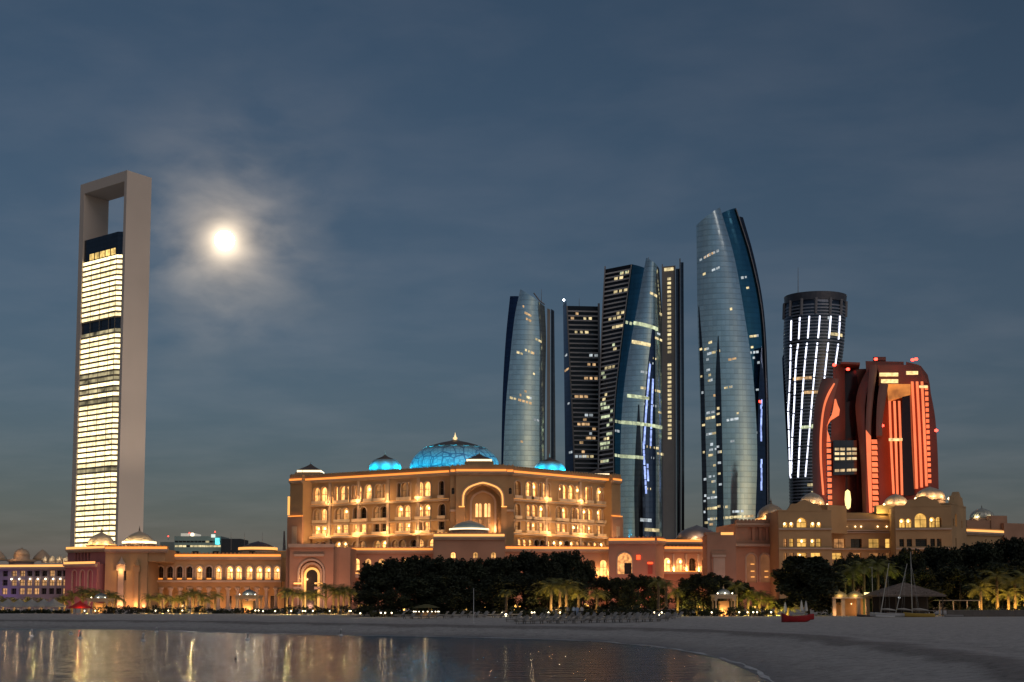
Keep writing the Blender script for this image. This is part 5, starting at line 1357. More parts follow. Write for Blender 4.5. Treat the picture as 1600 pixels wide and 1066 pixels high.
def far_office():
    f = F(272, 700, 345, 700); E = thing('far_office_block', 'distant grey office block with lit windows and small cyan sign behind the arcade', 'building', f.base(f.L/2, -10))
    wm = M('grey_green_cladding', (.26,.30,.27), .6, scale=.05)
    zt = f.Z(305, 838)
    rows = [[(f.S(p, 852), 2.0, f.Z(305, 855), f.Z(305, 852), 'rect', 'lit' if random.random() < .7 else 'dark') for p in range(276, 344, 6)],
            [(f.S(p, 845), 2.0, f.Z(305, 848), f.Z(305, 845), 'rect', 'lit' if random.random() < .25 else 'dark') for p in range(276, 344, 6)]]
    block(E, f, 0, f.L, GZ, zt, 20, rows, wm, rv=.4, lamps=0, mull=False, litm=w_yel)
    g = F(282, 702, 304, 702); mb = MB(); g.box(mb, 0, g.L, -14, 0, zt, g.Z(293, 833.5)); mb.build('roof_block', M('lit_plant_room', (.5,.5,.45), .6, em=(1,.92,.75), es=.35), E)
    mb = MB(); g.box(mb, g.L*.75, g.L*.9, .01, .6, zt+.3, zt+1.8); mb.build('roof_lamp', wlamp_m, E)
    mb = MB(); f.box(mb, f.S(336.5), f.S(343), .01, .8, f.Z(340, 851), f.Z(340, 841)); mb.build('cyan_sign', M('cyan_sign_light', (.1,.5,.5), .4, em=(.12,.75,.85), es=1.2, emvar=.6, emscale=.5), E)
    mb = MB(); f.box(mb, f.S(330), f.S(336), .01, .8, f.Z(333, 840), f.Z(333, 835)); mb.build('roof_lamp', M('pale_sign', (.6,.6,.5), .4, em=(.9,1,.9), es=.8), E)
    h = F(345, 690, 376, 690); mb = MB(); h.box(mb, 0, h.L, -20, 0, GZ, h.Z(355, 842)); mb.build('side_block', M('dark_cladding', (.05,.045,.045), .7), E)
    k = F(250, 720, 272, 720); mb = MB(); k.box(mb, 0, k.L, -20, 0, GZ, k.Z(260, 847)); mb.build('side_block', wm, E)
    for px, py in ((263, 838), (296, 833), (336, 831)):
        mast(E, px, py+6, py, 700, .15); mb = MB(); mb.lathe([(0,-.4),(.4,0),(0,.4)], 8, W(px, py, 700)); mb.build('beacon', red_m, E)
    flood(E, f, f.L*.5, 20, 3000, (.85, 1.0, .8), 30, spot=100, z=24)
far_office()

# ------------------------------------------------------------------ vegetation
def ground_z(x, y):
    p = Vector((x, y)); return hgt(min((q-p).length for q in sh))
def place(px, Y):
    x = ray(px, 955)[0]*Y; return Vector((x, Y, ground_z(x, Y)))
bark_m = M('bark', (.09,.065,.045), .9, scale=2, var=.3)
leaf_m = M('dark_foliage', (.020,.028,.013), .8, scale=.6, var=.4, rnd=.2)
leaf2_m = M('garden_foliage', (.055,.085,.030), .65, scale=.6, var=.4, rnd=.2)
def leafy(rnd, clumps, per, size, mb):
    for (c, r) in clumps:
        for _ in range(per):
            d = Vector((rnd.gauss(0,1), rnd.gauss(0,1), rnd.gauss(0,1))).normalized()
            p = c + Vector((d.x*r[0], d.y*r[1], d.z*r[2]))*rnd.random()**.45
            u = Vector((rnd.gauss(0,1), rnd.gauss(0,1), rnd.gauss(0,.7))).normalized()
            w = u.cross(Vector((rnd.gauss(0,1), rnd.gauss(0,1), rnd.gauss(0,1)))).normalized()
            s = size*rnd.uniform(.6, 1.4)
            mb.face([p-u*s, p+w*s*.55, p+u*s, p-w*s*.55])
def make_tree(seed, per=230, n=34):
    """broad evergreen about 11 m tall"""
    r = random.Random(seed); H = 11.0
    cl = []
    for k in range(n):
        a = r.uniform(0, 2*PI); t = r.random()**.8; z = .9+(H-2.3)*t
        R = 3.6*math.sin(PI*min(1, .25+.62*t))**.7*r.uniform(.25, 1)
        rr = r.uniform(.9, 1.6); cl.append((Vector((R*math.cos(a), R*math.sin(a), z)), (rr, rr, rr*.9)))
    for k in range(22):
        a = r.uniform(0, 2*PI); q = r.random()**.6*2.9; cl.append((Vector((q*math.cos(a), q*math.sin(a), (H-1.2)*(1-.42*(q/3.2)**2)-r.uniform(0, .9))), (.35, .35, r.uniform(.7, 1.3))))
    for k in range(5): cl.append((Vector((r.uniform(-1.6,1.6), r.uniform(-1.6,1.6), H-r.uniform(.9, 2.2))), (.8, .8, 1.0)))
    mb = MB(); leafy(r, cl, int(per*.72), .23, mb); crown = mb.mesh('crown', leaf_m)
    mb = MB(); mb.tube([(0,0,-.1),(.1,0,2),(-.1,.1,5),(0,0,8)], [.28,.22,.15,.05], 8)
    for k in range(7):
        a = 2*PI*k/7; z = 2+k*.6; mb.tube([(0,0,z),(1.2*math.cos(a),1.2*math.sin(a),z+.9),(2.6*math.cos(a),2.6*math.sin(a),z+1.8)], [.11,.07,.03], 5)
    return crown, mb.mesh('trunk', bark_m, True)
TREES = [make_tree(k) for k in range(5)]
trnd = random.Random(77)
def tree(px, Y, toppy, hw, label, group):
    p = place(px, Y); h = W(px, toppy, Y).z-p.z; c, t = TREES[trnd.randrange(5) if len(TREES) == 5 or hw < 50 else 5]
    E = thing('evergreen_tree', label, 'tree', p, group)
    sx = hw*Y/2000/3.7; E.rotation_euler.z = trnd.uniform(0, 6.28); E.scale = (sx, sx, h/11.2)
    for n, me in (('crown', c), ('trunk', t)):
        o = bpy.data.objects.new(n, me); COL.objects.link(o); o.parent = E
g1 = 'evergreens of the grove before the palace'; l1 = 'dark evergreen in the unlit grove before the palace portal'
for px, top, hw, Y in ((580,876,30,226),(603,869,30,232),(628,868,32,226),(656,864,32,233),(684,866,32,225),(712,868,30,232),(738,870,30,226),(764,868,30,233),(790,863,32,226),(818,856,32,232),(846,862,32,225),(872,858,32,233),(893,856,30,228),(912,872,22,234),(590,900,36,220),(650,900,38,219),(706,896,38,219),(770,898,38,219),(826,892,38,219),(880,894,34,220)):
    tree(px, Y, top, hw, l1, g1)
g2 = 'low trees before the pink pavilion'; l2 = 'low dark round tree before the pink pavilion and arcade'
for px, top, hw, Y in ((948,897,26,230),(972,900,26,226),(998,895,26,231),(1022,898,22,234),(1098,893,34,224),(1128,897,26,232),(1160,904,22,228),(1076,900,22,232)):
    tree(px, Y, top, hw, l2, g2)
TREES.append(make_tree(41, 520, 60))
tree(1262, 218, 864, 54, 'big round black tree in front of the gabled wing left pavilion', None)
g3 = 'tall dark trees behind the beach hut'; l3 = 'tall dark tree in the mass behind the beach hut and boats'
for px, top, hw, Y in ((1318,866,24,236),(1345,860,28,240),(1372,862,26,234),(1400,864,28,240),(1425,853,30,234),(1455,848,32,240),(1486,850,32,234),(1516,845,32,240),(1546,840,34,236),(1576,836,34,240),(1604,834,34,236),(1440,885,36,228),(1500,880,40,228),(1560,876,40,228),(1610,870,40,228),(1640,832,34,240),(1310,890,22,230)):
    tree(px, Y, top, hw, l3, g3)

def frond_mesh():
    mb = MB(); n = 12; L = 2.6; pts = []
    for k in range(n+1):
        t = k/n; pts.append(Vector((L*(t-.18*t*t), 0, .95*t-1.75*t*t)))
    mb.tube(pts, [.05*(1-.8*k/n) for k in range(n+1)], 4)
    for k in range(1, n):
        for s in (-1, 1):
            for q in (0, .5):
                t = (k+q)/n; b = pts[k].lerp(pts[k+1], q); ln = .85*math.sin(PI*min(1, .15+.8*t))+.1
                tip = b+Vector((.45*ln, s*ln*.8, -.35*ln)); w = (pts[k+1]-pts[k])*.30
                mb.face([b-w*.5, b+w*.5, tip])
    return mb.mesh('frond', M('palm_frond', (.17,.17,.05), .6, scale=1.5, var=.3, rnd=.2))
FROND = frond_mesh()
def palm_trunk(h):
    mb = MB(); n = 10; pts = []; rad = []
    for k in range(n+1):
        t = k/n; pts.append((.12*math.sin(t*2), 0, h*t-.1)); rad.append((.26-.06*t)*(1+.09*(k % 2)))
    mb.tube(pts, rad, 9); return mb.mesh('trunk', M('palm_bark', (.11,.075,.05), .9, scale=3, var=.3, bump=.5), True)
PT = {}
prnd = random.Random(5)
up_m = M('uplight_lens', (.9,.9,.8), .4, em=(1.0,.86,.52), es=10)
def palm(px, Y, toppy, label, group, light=0, col=(1.0,.62,.18), spread=1.0, nf=17, showlamp=False):
    p = place(px, Y); h = W(px, toppy, Y).z-p.z; th = max(1.2, h-1.0*spread)
    key = round(th*2)/2
    if key not in PT: PT[key] = palm_trunk(key)
    E = thing('palm_tree', label, 'palm', p, group)
    o = bpy.data.objects.new('trunk', PT[key]); COL.objects.link(o); o.parent = E; o.scale = (1, 1, th/key)
    for k in range(nf):
        a = 2*PI*k*.382+prnd.uniform(-.15,.15); e = -1.15*(1-k/nf)**1.0+.35 if k % 3 else .1
        f = bpy.data.objects.new('frond', FROND); COL.objects.link(f); f.parent = E
        f.location = (.12, 0, th-.05); f.rotation_euler = (0, e*.9, a); s = spread*prnd.uniform(.85, 1.1); f.scale = (s, s, s)
    if light:
        d = p+Vector((prnd.uniform(-.6,.6), -2.0, .35)); point(E, d, light*5.0, col, .12)
        if showlamp:
            mb = MB(); mb.lathe([(.10,-.3),(.16,-.1),(.16,.05),(0,.1)], 8, d); mb.build('uplight', up_m, E)
ga = 'palms before the arcaded wing'; la = 'uplit palm in the row before the arcaded wing'
for px, top, lt in ((232,926,70),(250,925,90),(269,929,60),(290,921,100),(301,918,60),(313,922,60),(335,922,60),(318,930,0),(281,928,50)): palm(px, 262, top, la, ga, lt*1.4)
gb = 'palms before the gate pavilion'; lb = 'palm among the garden lights before the arched gate pavilion'
for px, top, lt in ((447,915,120),(456,917,100),(473,918,80),(492,920,80),(508,908,0),(520,912,60),(536,910,0),(545,914,60),(528,918,40),(560,918,50)): palm(px, 250, top, lb, gb, lt*1.2, spread=1.15)
gc = 'palms around the red tent'; lc_ = 'bushy palm standing near the red tent and small domed kiosk'
for px, top, lt in ((112,920,0),(128,914,40),(138,922,60),(170,920,70),(178,925,60),(146,916,0)): palm(px, 272, top, lc_, gc, lt, spread=1.2)
gd = 'small palms among the white tents'; ld = 'small lit palm between the white tents'
for px, top, lt in ((4,930,60),(22,931,70),(45,930,50),(64,932,60),(92,931,60),(100,928,50)): palm(px, 272, top, ld, gd, lt)
palm(790, 212, 918, 'small lone palm with lit trunk before the dark grove', None, 60, spread=.8, showlamp=True)
ge = 'floodlit palms among the loungers and the dark grove'; le = 'tall floodlit date palm behind the rows of loungers'
for px, top, lt, sp in ((860,905,150,1.4),(874,900,170,1.5),(884,902,120,1.5),(903,918,60,1.0),(932,918,60,1.0)): palm(px, 214, top, le, ge, lt, spread=sp)
palm(1028, 212, 900, 'tall palm with pale lit trunk, its neighbour close beside it', None, 130, (1,.78,.4), .9, showlamp=True)
palm(1040, 213, 903, 'slim palm with brown lit trunk beside the tall pale one', None, 110, (1,.7,.3), .9, showlamp=True)
gf = 'bushy palms before the niche block'; lf = 'bushy yellow lit palm at the feet of the niche block'
for px, top, lt in ((1058,914,110),(1088,928,80),(1150,906,40),(1168,920,90),(1186,918,90),(1198,926,60),(1212,934,90),(1230,936,80)): palm(px, 226, top, lf, gf, lt*1.2, (1.0,.72,.12), 1.15)
gg = 'dim green palms above the gilt kiosk'; lg = 'dim green palm rising behind the gilt roofed kiosk'
for px, top, lt in ((1333,878,60),(1350,872,0),(1384,878,140),(1372,870,0),(1320,890,0)): palm(px, 222, top, lg, gg, lt, (.85,.9,.22), 1.35)
gh = 'floodlit palms beside the low wall'; lh = 'golden lit palm behind the low garden wall'
for px, top, lt in ((1558,888,220),(1586,894,220),(1602,888,160),(1532,908,150),(1575,915,140)): palm(px, 216, top, lh, gh, lt, (1.0,.58,.12), 1.4)

def hedge(px0, px1, Y, h, depth, label, seed, wob=.4):
    a, b = place(px0, Y), place(px1, Y); r = random.Random(seed); cl = []
    E = thing('hedge', label, 'hedge', (a+b)/2); n = int((b-a).length/.75)+1
    for k in range(n):
        p = a.lerp(b, k/n)-(a+b)/2
        for j in range(2): cl.append((p+Vector((r.uniform(-.4,.4), r.uniform(0, depth), h*(.3+.45*j)*r.uniform(1-wob, 1+wob*.4))), (.75,.6,h*.36)))
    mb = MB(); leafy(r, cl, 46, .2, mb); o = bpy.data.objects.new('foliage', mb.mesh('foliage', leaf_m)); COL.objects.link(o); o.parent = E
    mb = MB(); k = 0
    while k < n:
        p = a.lerp(b, k/n)-(a+b)/2; mb.tube([p+Vector((0,depth/2,-.1)), p+Vector((.1,depth/2,h*.5))], .05, 4); k += 3
    s = bpy.data.objects.new('stems', mb.mesh('stems', bark_m)); COL.objects.link(s); s.parent = E; s['kind'] = 'stuff'
hedge(150, 330, 258, 1.5, 1.5, 'low clipped hedge before the arcaded wing and gatehouse', 1)
hedge(330, 440, 256, 1.0, 1.5, 'very low hedge running from the domed kiosk to the gate pavilion', 2)
hedge(440, 585, 244, 1.5, 2.0, 'dark hedge between the gate pavilion palms', 3)
hedge(585, 800, 216, 1.0, 1.2, 'dark clipped hedge along the foot of the grove', 4)
hedge(800, 1080, 210, 1.5, 1.5, 'shaggy hedge behind the rows of loungers', 5, .6)
hedge(1080, 1215, 212, 1.3, 1.5, 'hedge of round shrubs below the niche block', 6, .6)
hedge(0, 110, 258, .8, 1.0, 'low dark hedge before the white tents', 7)
hedge(1500, 1640, 212, 1.2, 1.5, 'dark hedge behind the low garden wall', 8)

# ------------------------------------------------------------------ kiosks, tents, hut
def kiosk(px, Y, w, h, label, dm, glow=120, fin=True, dh=.9):
    p = place(px, Y); E = thing('garden_kiosk', label, 'kiosk', p); z = p.z
    for i in (-1, 1):
        for j in (-1, 1):
            mb = MB(); x, y = p.x+i*w*.44, p.y+j*w*.44
            mb.box(x-.22, x+.22, y-.22, y+.22, z-.1, z+.3); mb.tube([(x,y,z+.3),(x,y,z+h-.35)], [.16,.13], 10); mb.box(x-.24, x+.24, y-.24, y+.24, z+h-.36, z+h-.003)
            mb.build('column', trim_m, E)
    mb = MB(); mb.box(p.x-w*.5, p.x+w*.5, p.y-w*.5, p.y+w*.5, z+h, z+h+.45); mb.box(p.x-w*.55, p.x+w*.55, p.y-w*.55, p.y+w*.55, z+h+.453, z+h+.65); mb.build('entablature', trim_m, E)
    mb = MB(); mb.box(p.x-w*.22, p.x+w*.22, p.y-w*.2, p.y+w*.2, z-.05, z+h*.85); mb.build('counter_block', wall_m, E)
    mb = MB(); mb.lathe([(w*.3*r, w*.3*dh*q) for r, q in DOME_PROF], 24, (p.x, p.y, z+h+.64), 8, .04); mb.build('dome', dm, E, True)
    if fin: finial(E, (p.x, p.y, z+h+.6+w*.3*dh), .8, metal_m)
    for s in (-1, 0, 1):
        mb = MB(); mb.lathe([(0,-.12),(.12,0),(0,.12)], 8, (p.x+s*w*.34, p.y-w*.4, z+h+.85)); mb.build('roof_lamp', wlamp_m, E)
        point(E, (p.x+s*w*.36, p.y-w*.47, z+h+1.1), glow*.25, (1,.85,.55), .1)
    point(E, (p.x-.2, p.y-w*.32, z+.5), glow, (1,.55,.2), .2)
slate_d = M('slate_dome', (.10,.12,.15), .35, .2)
kiosk(157, 268, 4.2, 2.4, 'small kiosk with slate dome beside the red tent', slate_d, 150)
kiosk(389, 262, 4.6, 3.0, 'columned kiosk with slate dome before the arcaded wing', slate_d, 260)
kiosk(1131, 216, 3.6, 2.9, 'columned kiosk with bright globe below the pink pylon', slate_d, 220)
gilt_r = M('gilt_roof', (.6,.46,.22), .4, .2)
def gilt_kiosk():
    p = place(1331, 214); E = thing('gilt_roof_kiosk', 'beach kiosk with two glowing gilt roofs beside the thatched hut', 'kiosk', p); z = p.z
    mb = MB(); mb.box(p.x-3.3, p.x+3.3, p.y-.2, p.y+3.5, z+2.9, z+3.15); mb.build('eave', trim_m, E)
    for x in (-2.9, -1.4, 1.2, 2.7):
        mb = MB(); mb.box(p.x+x-.28, p.x+x+.28, p.y, p.y+.5, z-.1, z+2.9); mb.build('pillar', trim_m, E)
    mb = MB(); mb.box(p.x-2.5, p.x+2.6, p.y+2.6, p.y+3.2, z-.05, z+2.9); mb.build('back_wall', wall_m, E)
    for x, r in ((-1.7, 1.4), (.9, 1.5)):
        mb = MB(); mb.lathe([(r,0),(r*.95,.25),(r*.7,.6),(r*.35,.85),(.08,1.0),(0,1.3)], 16, (p.x+x, p.y+1.3, z+3.152)); mb.build('roof', gilt_r, E, True)
        point(E, (p.x+x-.4, p.y-.5, z+3.5), 34, (1,.72,.3), .15)
    mb = MB(); mb.box(p.x+2.3, p.x+3.2, p.y+.4, p.y+.7, z+3.2, z+3.9); mb.build('sign_lamp', M('warm_sign', (.8,.7,.4), .4, em=(1,.75,.35), es=2.0), E)
    for x in (-1.1, .1):
        mb = MB(); mb.lathe([(0,-.12),(.12,0),(0,.12)], 8, (p.x+x, p.y+.6, z+2.0)); mb.build('pendant_lamp', lamp_m, E)
    point(E, (p.x-2.6, p.y-.7, z+.5), 40, (1,.55,.22), .15); point(E, (p.x+1.6, p.y+1, z+1.2), 60, (1,.5,.22), .15)
gilt_kiosk()

def tent(px, Y, r, h, label, mat, group, light, col):
    p = place(px, Y); E = thing('canopy_tent', label, 'tent', p, group); z = p.z; n = 4
    rows = []
    for k in range(7):
        t = k/6; rr = r*(1-t)**1.25+.05; zz = z+h*.52+h*.48*t
        rows.append([(p.x+rr*math.cos(PI/4+2*PI*i/16), p.y+rr*math.sin(PI/4+2*PI*i/16), zz) for i in range(17)])
    mb = MB(); mb.grid([[(x, y, z+h*.42) for x, y, _ in rows[0]]]+rows); mb.build('canopy', mat, E)
    for i in range(4):
        a = PI/4+PI/2*i; x, y = p.x+r*.93*math.cos(a), p.y+r*.93*math.sin(a); mb = MB(); mb.tube([(x,y,z-.1),(x,y,z+h*.5)], .06, 6); mb.build('pole', con_m, E)
    mb = MB(); mb.lathe([(0,-.15),(.16,0),(0,.15)], 8, (p.x, p.y, z+h*.5)); mb.build('lamp', wlamp_m if light else lamp_m, E)
    if light: point(E, (p.x, p.y-.5, z+h*.33), light, col, .15)
canvas_m = M('white_canvas', (.36,.35,.33), .8, scale=.8); redc_m = M('red_canvas', (.5,.03,.02), .7, scale=.8)
for px in (-6, 12, 30, 49, 68, 84): tent(px, 266, 2.3, 3.0, 'white peaked canopy tent below the violet block', canvas_m, 'white canopy tents', 90, (1,.62,.28))
tent(125, 258, 2.2, 2.6, 'glowing red canopy tent between palms', redc_m, None, 0, None)
point(bpy.data.objects['canopy_tent.006'] if 'canopy_tent.006' in bpy.data.objects else None, place(125, 255.2)+Vector((0,0,1.6)), 45, (1.0,.06,.03), .2)

thatch_m = M('grey_thatch', (.17,.13,.105), .95, scale=2.5, var=.35, bump=.6)
def hut():
    Y = 208; p = place(1420, Y); E = thing('thatched_hut', 'open beach hut with wide grey thatched roof behind the beached boats', 'hut', p); z = p.z
    a = W(1366, 930, Y); b = W(1474, 929, Y); t = W(1421, 910, Y); e0 = Vector((a.x, Y-1.5, a.z)); e1 = Vector((b.x, Y-1.5, b.z)); D = 9
    mb = MB(); n = 14; rows = []
    for k in range(6):
        u = k/5; c = Vector((t.x, Y+3, 0)); r = []
        for x, y in ((a.x, Y-1.5), (b.x, Y-1.5), (b.x, Y+D-1.5), (a.x, Y+D-1.5), (a.x, Y-1.5)):
            q = Vector((x, y, 0)).lerp(c, u*.97); r.append((q.x, q.y, a.z+(t.z-a.z)*(u**.9)))
        rows.append(r)
    mb.grid([[(x, y, zz-.25) for x, y, zz in rows[0]]]+rows); mb.face(rows[-1][:4]); mb.build('thatched_roof', thatch_m, E)
    for x in (a.x+.6, a.x+3.2, (a.x+b.x)/2+.8, b.x-3, b.x-.5):
        for y in (Y-1.0, Y+D-2.2): mb = MB(); mb.tube([(x,y,z-.1),(x,y,a.z+.4)], .09, 6); mb.build('post', bark_m, E)
    mb = MB(); mb.box(t.x+.2, b.x-1.2, Y-.9, Y-.3, z+.85, z+1.0); mb.build('counter', M('grey_plank', (.2,.16,.13), .8), E)
    mb = MB(); mb.box(a.x+1, b.x-1, Y+4.5, Y+4.8, z-.05, a.z); mb.build('back_wall', M('dark_boards', (.05,.035,.03), .8), E)
    mb = MB(); mb.lathe([(0,-.22),(.24,0),(0,.22)], 8, W(1405, 934, Y)); mb.build('globe_lamp', M('dim_globe', (.7,.7,.65), .4, em=(.9,.95,1), es=.5), E)
hut()
def low_wall():
    a, b = place(1480, 204), place(1640, 204); E = thing('garden_wall', 'low grey garden wall with stone cap below the golden palms', 'wall', (a+b)/2)
    n = 12
    for k in range(n):
        x0, x1 = a.x+(b.x-a.x)*k/n, a.x+(b.x-a.x)*(k+1)/n
        mb = MB(); mb.box(x0+.01, x1-.01, 204, 204.35, a.z-.2, a.z+.95); mb.build('panel', M('grey_block_wall', (.13,.115,.105), .9, scale=1), E)
        mb = MB(); mb.box(x0+.02, x1-.02, 203.95, 204.4, a.z+.953, a.z+1.05); mb.build('cap_stone', M('cap_stone', (.2,.18,.16), .9), E)
    f = thing('pergola', 'low flat roofed pergola between thatched hut and golden palms', 'pergola', place(1502, 214)); q = wloc(f)
    mb = MB(); mb.box(q.x-3.8, q.x+3.2, q.y-.5, q.y+2.5, q.z+2.5, q.z+2.65); mb.build('roof', M('grey_plank', (.2,.16,.13), .8), f)
    for x in (-3.6, -1.3, 1, 3):
        mb = MB(); mb.tube([(q.x+x,q.y,q.z-.1),(q.x+x,q.y,q.z+2.5)], .1, 6); mb.build('post', trim_m, f)
        if x > -2: point(f, (q.x+x+.3, q.y-.4, q.z+.3), 60, (1,.5,.18), .1)
low_wall()

# ------------------------------------------------------------------ small garden lamps
def lamp_proto():
    E = thing('garden_lamp', 'x', 'lamp', (0,0,0))
    mb = MB(); mb.lathe([(.14,-.1),(.10,.02),(.05,.08),(.05,.55),(.12,.58)], 8); mb.build('post', frame_m, E)
    mb = MB(); mb.lathe([(.01,.581),(.10,.60),(.11,.72),(.06,.78),(0,.80)], 8); mb.build('lens', wlamp_m, E, True)
    return E
proto = lamp_proto(); used = []
def garden_lamp(px, Y, label, group, power=0, col=(1,.75,.4)):
    o = proto if not used else copy_tree(proto)
    used.append(1); o.location = place(px, Y); o['label'] = label; o['group'] = group
    if power: point(o, wloc(o)+Vector((0,-.35,.75)), power, col, .1)
for px in (132,149,243,263,285,399,404): garden_lamp(px, 252, 'small bright garden lamp on the sand before the arcaded wing', 'lamps before the arcaded wing', 14)
for px in (411,430,455,473,477,489,515,546,548): garden_lamp(px, 240, 'small bright garden lamp before the gate pavilion palms', 'lamps before the gate pavilion', 18)
for px in (563,595,602,612): garden_lamp(px, 214, 'small lamp along the hedge of the dark grove', 'lamps along the grove hedge', 10)
for px in (785,831,835,857,875): garden_lamp(px, 206, 'small lamp near the loungers and date palms', 'lamps near the loungers', 22)
for px in (1022,1034,1112): garden_lamp(px, 205, 'small lamp beside the slim lit palms', 'lamps beside the slim palms', 14)
for px in (1490,1505,1519,1538,1555,1541): garden_lamp(px, 211, 'small bright lamp above the low garden wall', 'lamps behind the garden wall', 22)
for px in (1155,1168,1177,1183,1205): garden_lamp(px, 207, 'small lamp below the niche block', 'lamps below the niche block', 18, (1,.8,.2))
# lanterns glowing among the trunks
lan_m = M('amber_lantern', (.8,.5,.2), .4, em=(1.0,.55,.12), es=2.2, emvar=.5)
def lantern_post(px, Y, z, w, h):
    p = place(px, Y); E = thing('path_lantern', 'amber path lantern glowing between tree trunks', 'lantern', p, 'amber lanterns under the trees')
    mb = MB(); mb.tube([(p.x,p.y,p.z-.1),(p.x,p.y,p.z+z)], .05, 5); mb.build('post', frame_m, E)
    mb = MB(); mb.prism([(p.x-w,p.y-w),(p.x+w,p.y-w),(p.x+w,p.y+w),(p.x-w,p.y+w)], p.z+z, p.z+z+h); mb.build('lantern_glass', lan_m, E)
    mb = MB(); mb.lathe([(w*1.6,0),(0,w*1.2)], 4, (p.x, p.y, p.z+z+h+.002)); mb.build('cap', frame_m, E)
lr = random.Random(9)
for k in range(46):
    px = lr.choice((lr.uniform(565, 760), lr.uniform(760, 1010), lr.uniform(1080, 1225)))
    lantern_post(px, lr.uniform(236, 246), lr.uniform(.7, 1.6), lr.uniform(.10, .3), lr.uniform(.3, .7))
for k in range(6): point(None, place(600+k*75, 238)+Vector((0,0,1.2)), 55, (1,.6,.15), .2)

def bar():
    p = place(666, 208); E = thing('beach_bar', 'low round beach bar with a row of lamps under a thatched top', 'bar', p); z = p.z
    mb = MB(); mb.lathe([(1.9,-.1),(1.9,.75),(2.0,.76),(2.0,.82)], 20, p); mb.build('counter', M('bar_wood', (.2,.12,.06), .7), E)
    mb = MB(); mb.lathe([(2.3,1.55),(1.4,1.85),(.4,2.1),(0,2.15)], 20, p); mb.build('thatched_top', M('green_thatch', (.10,.09,.03), .9, scale=3, var=.4), E)
    for k in range(10):
        a = PI+PI*k/9; q = (p.x+2.05*math.cos(a), p.y+2.05*math.sin(a), z+.95)
        mb = MB(); mb.lathe([(0,-.1),(.11,0),(0,.1)], 8, q); mb.build('lamp', wlamp_m, E)
    for k in range(5):
        a = 2*PI*k/5; mb = MB(); mb.tube([(p.x+1.8*math.cos(a),p.y+1.8*math.sin(a),z-.1),(p.x+1.8*math.cos(a),p.y+1.8*math.sin(a),z+1.7)], .06, 5); mb.build('post', bark_m, E)
    point(E, (p.x, p.y-2.3, z+1.2), 30, (1,.7,.35), .2)
bar()

# ------------------------------------------------------------------ beach furniture, boats, people
def lounger_proto():
    E = thing('sun_lounger', 'pale sun lounger in the rows set out on the sand', 'lounger', (0,0,0), 'loungers on the sand')
    cm = M('lounger_frame', (.22,.20,.18), .7); pm = M('lounger_cushion', (.30,.285,.265), .9, scale=2)
    mb = MB(); mb.box(-.36,.36,-1.0,.35,.30,.36); mb.build('frame', cm, E)
    mb = MB(); mb.box(-.33,.33,-.98,.36,.362,.46); mb.build('seat_cushion', pm, E)
    mb = MB(); mb.hexa([(-.33,.36,.36),(.33,.36,.36),(.33,.46,.36),(-.33,.46,.36),(-.33,.86,.95),(.33,.86,.95),(.33,.95,.90),(-.33,.95,.90)]); mb.build('backrest', pm, E)
    for x in (-.3,.3):
        for y in (-.9,.28): mb = MB(); mb.box(x-.035,x+.035,y-.035,y+.035,-.06,.30); mb.build('leg', cm, E)
    return E
lp = lounger_proto(); first = [True]; lr = random.Random(15)
def lounger(px, Y):
    o = lp if first[0] else copy_tree(lp); first[0] = False
    o.location = place(px, Y); o.rotation_euler.z = math.radians(lr.choice((-62, -62, -118))+lr.uniform(-8, 8))
for row, (Y, a, b, st) in enumerate(((178, 812, 1045, 12.5), (184, 800, 1060, 12), (191, 806, 1070, 11.5), (199, 640, 800, 13), (206, 622, 812, 13.5))):
    px = a+lr.uniform(0, 5)
    while px < b:
        if lr.random() < (.93 if row < 3 else .8): lounger(px, Y+lr.uniform(-.6, .6)+(px-900)*-.012)
        px += st*lr.uniform(.85, 1.15)

def red_boat():
    Y = 163; p = place(1245, Y); E = thing('red_boat', 'red hulled boat pulled up alone on the open sand', 'boat', p)
    rm = M('red_hull_paint', (.33,.008,.012), .5, scale=1.5, var=.15); s = Y/2000
    sec = []
    for k in range(11):
        t = k/10; x = (-26+52*t)*s; top = (16.5 if k == 0 else 15.0 if k == 1 else 12.2 if k == 2 else 10.6+.8*abs(t-.45)*6)*s*.92
        top += (.12 if k > 8 else 0); keel = 0 if k < 8 else (.12, .34, .42)[k-8]; w = .75*math.sin(PI*min(1, .22+.7*t))**.8
        if k == 0: x -= -.18; w = .12
        sec.append([(x,-w*.96,top),(x,-w,top*.75+keel*.2),(x,-w*.7,keel+.10),(x,0,keel-.04),(x,w*.7,keel+.10),(x,w,top*.75+keel*.2),(x,w*.96,top),(x,w*.8,top-.02),(x,w*.6,keel+.3),(x,0,keel+.25),(x,-w*.6,keel+.3),(x,-w*.8,top-.02),(x,-w*.96,top)])
    mb = MB(); mb.grid(sec); mb.face(sec[0][:12]); mb.face(sec[-1][:12][::-1]); me = mb.mesh('hull', rm, True)
    o = bpy.data.objects.new('hull', me); COL.objects.link(o); o.parent = E; me.set_sharp_from_angle(angle=math.radians(40))
    mb = MB(); mb.box(-.8,-.45,-.6,.6,.62,.68); mb.box(.5,.85,-.62,.62,.62,.68)
    o = bpy.data.objects.new('thwart', mb.mesh('thwart', M('dark_red_plank', (.2,.01,.01), .7))); COL.objects.link(o); o.parent = E
    E.rotation_euler.z = math.radians(-8); E.location.z -= .05
red_boat()

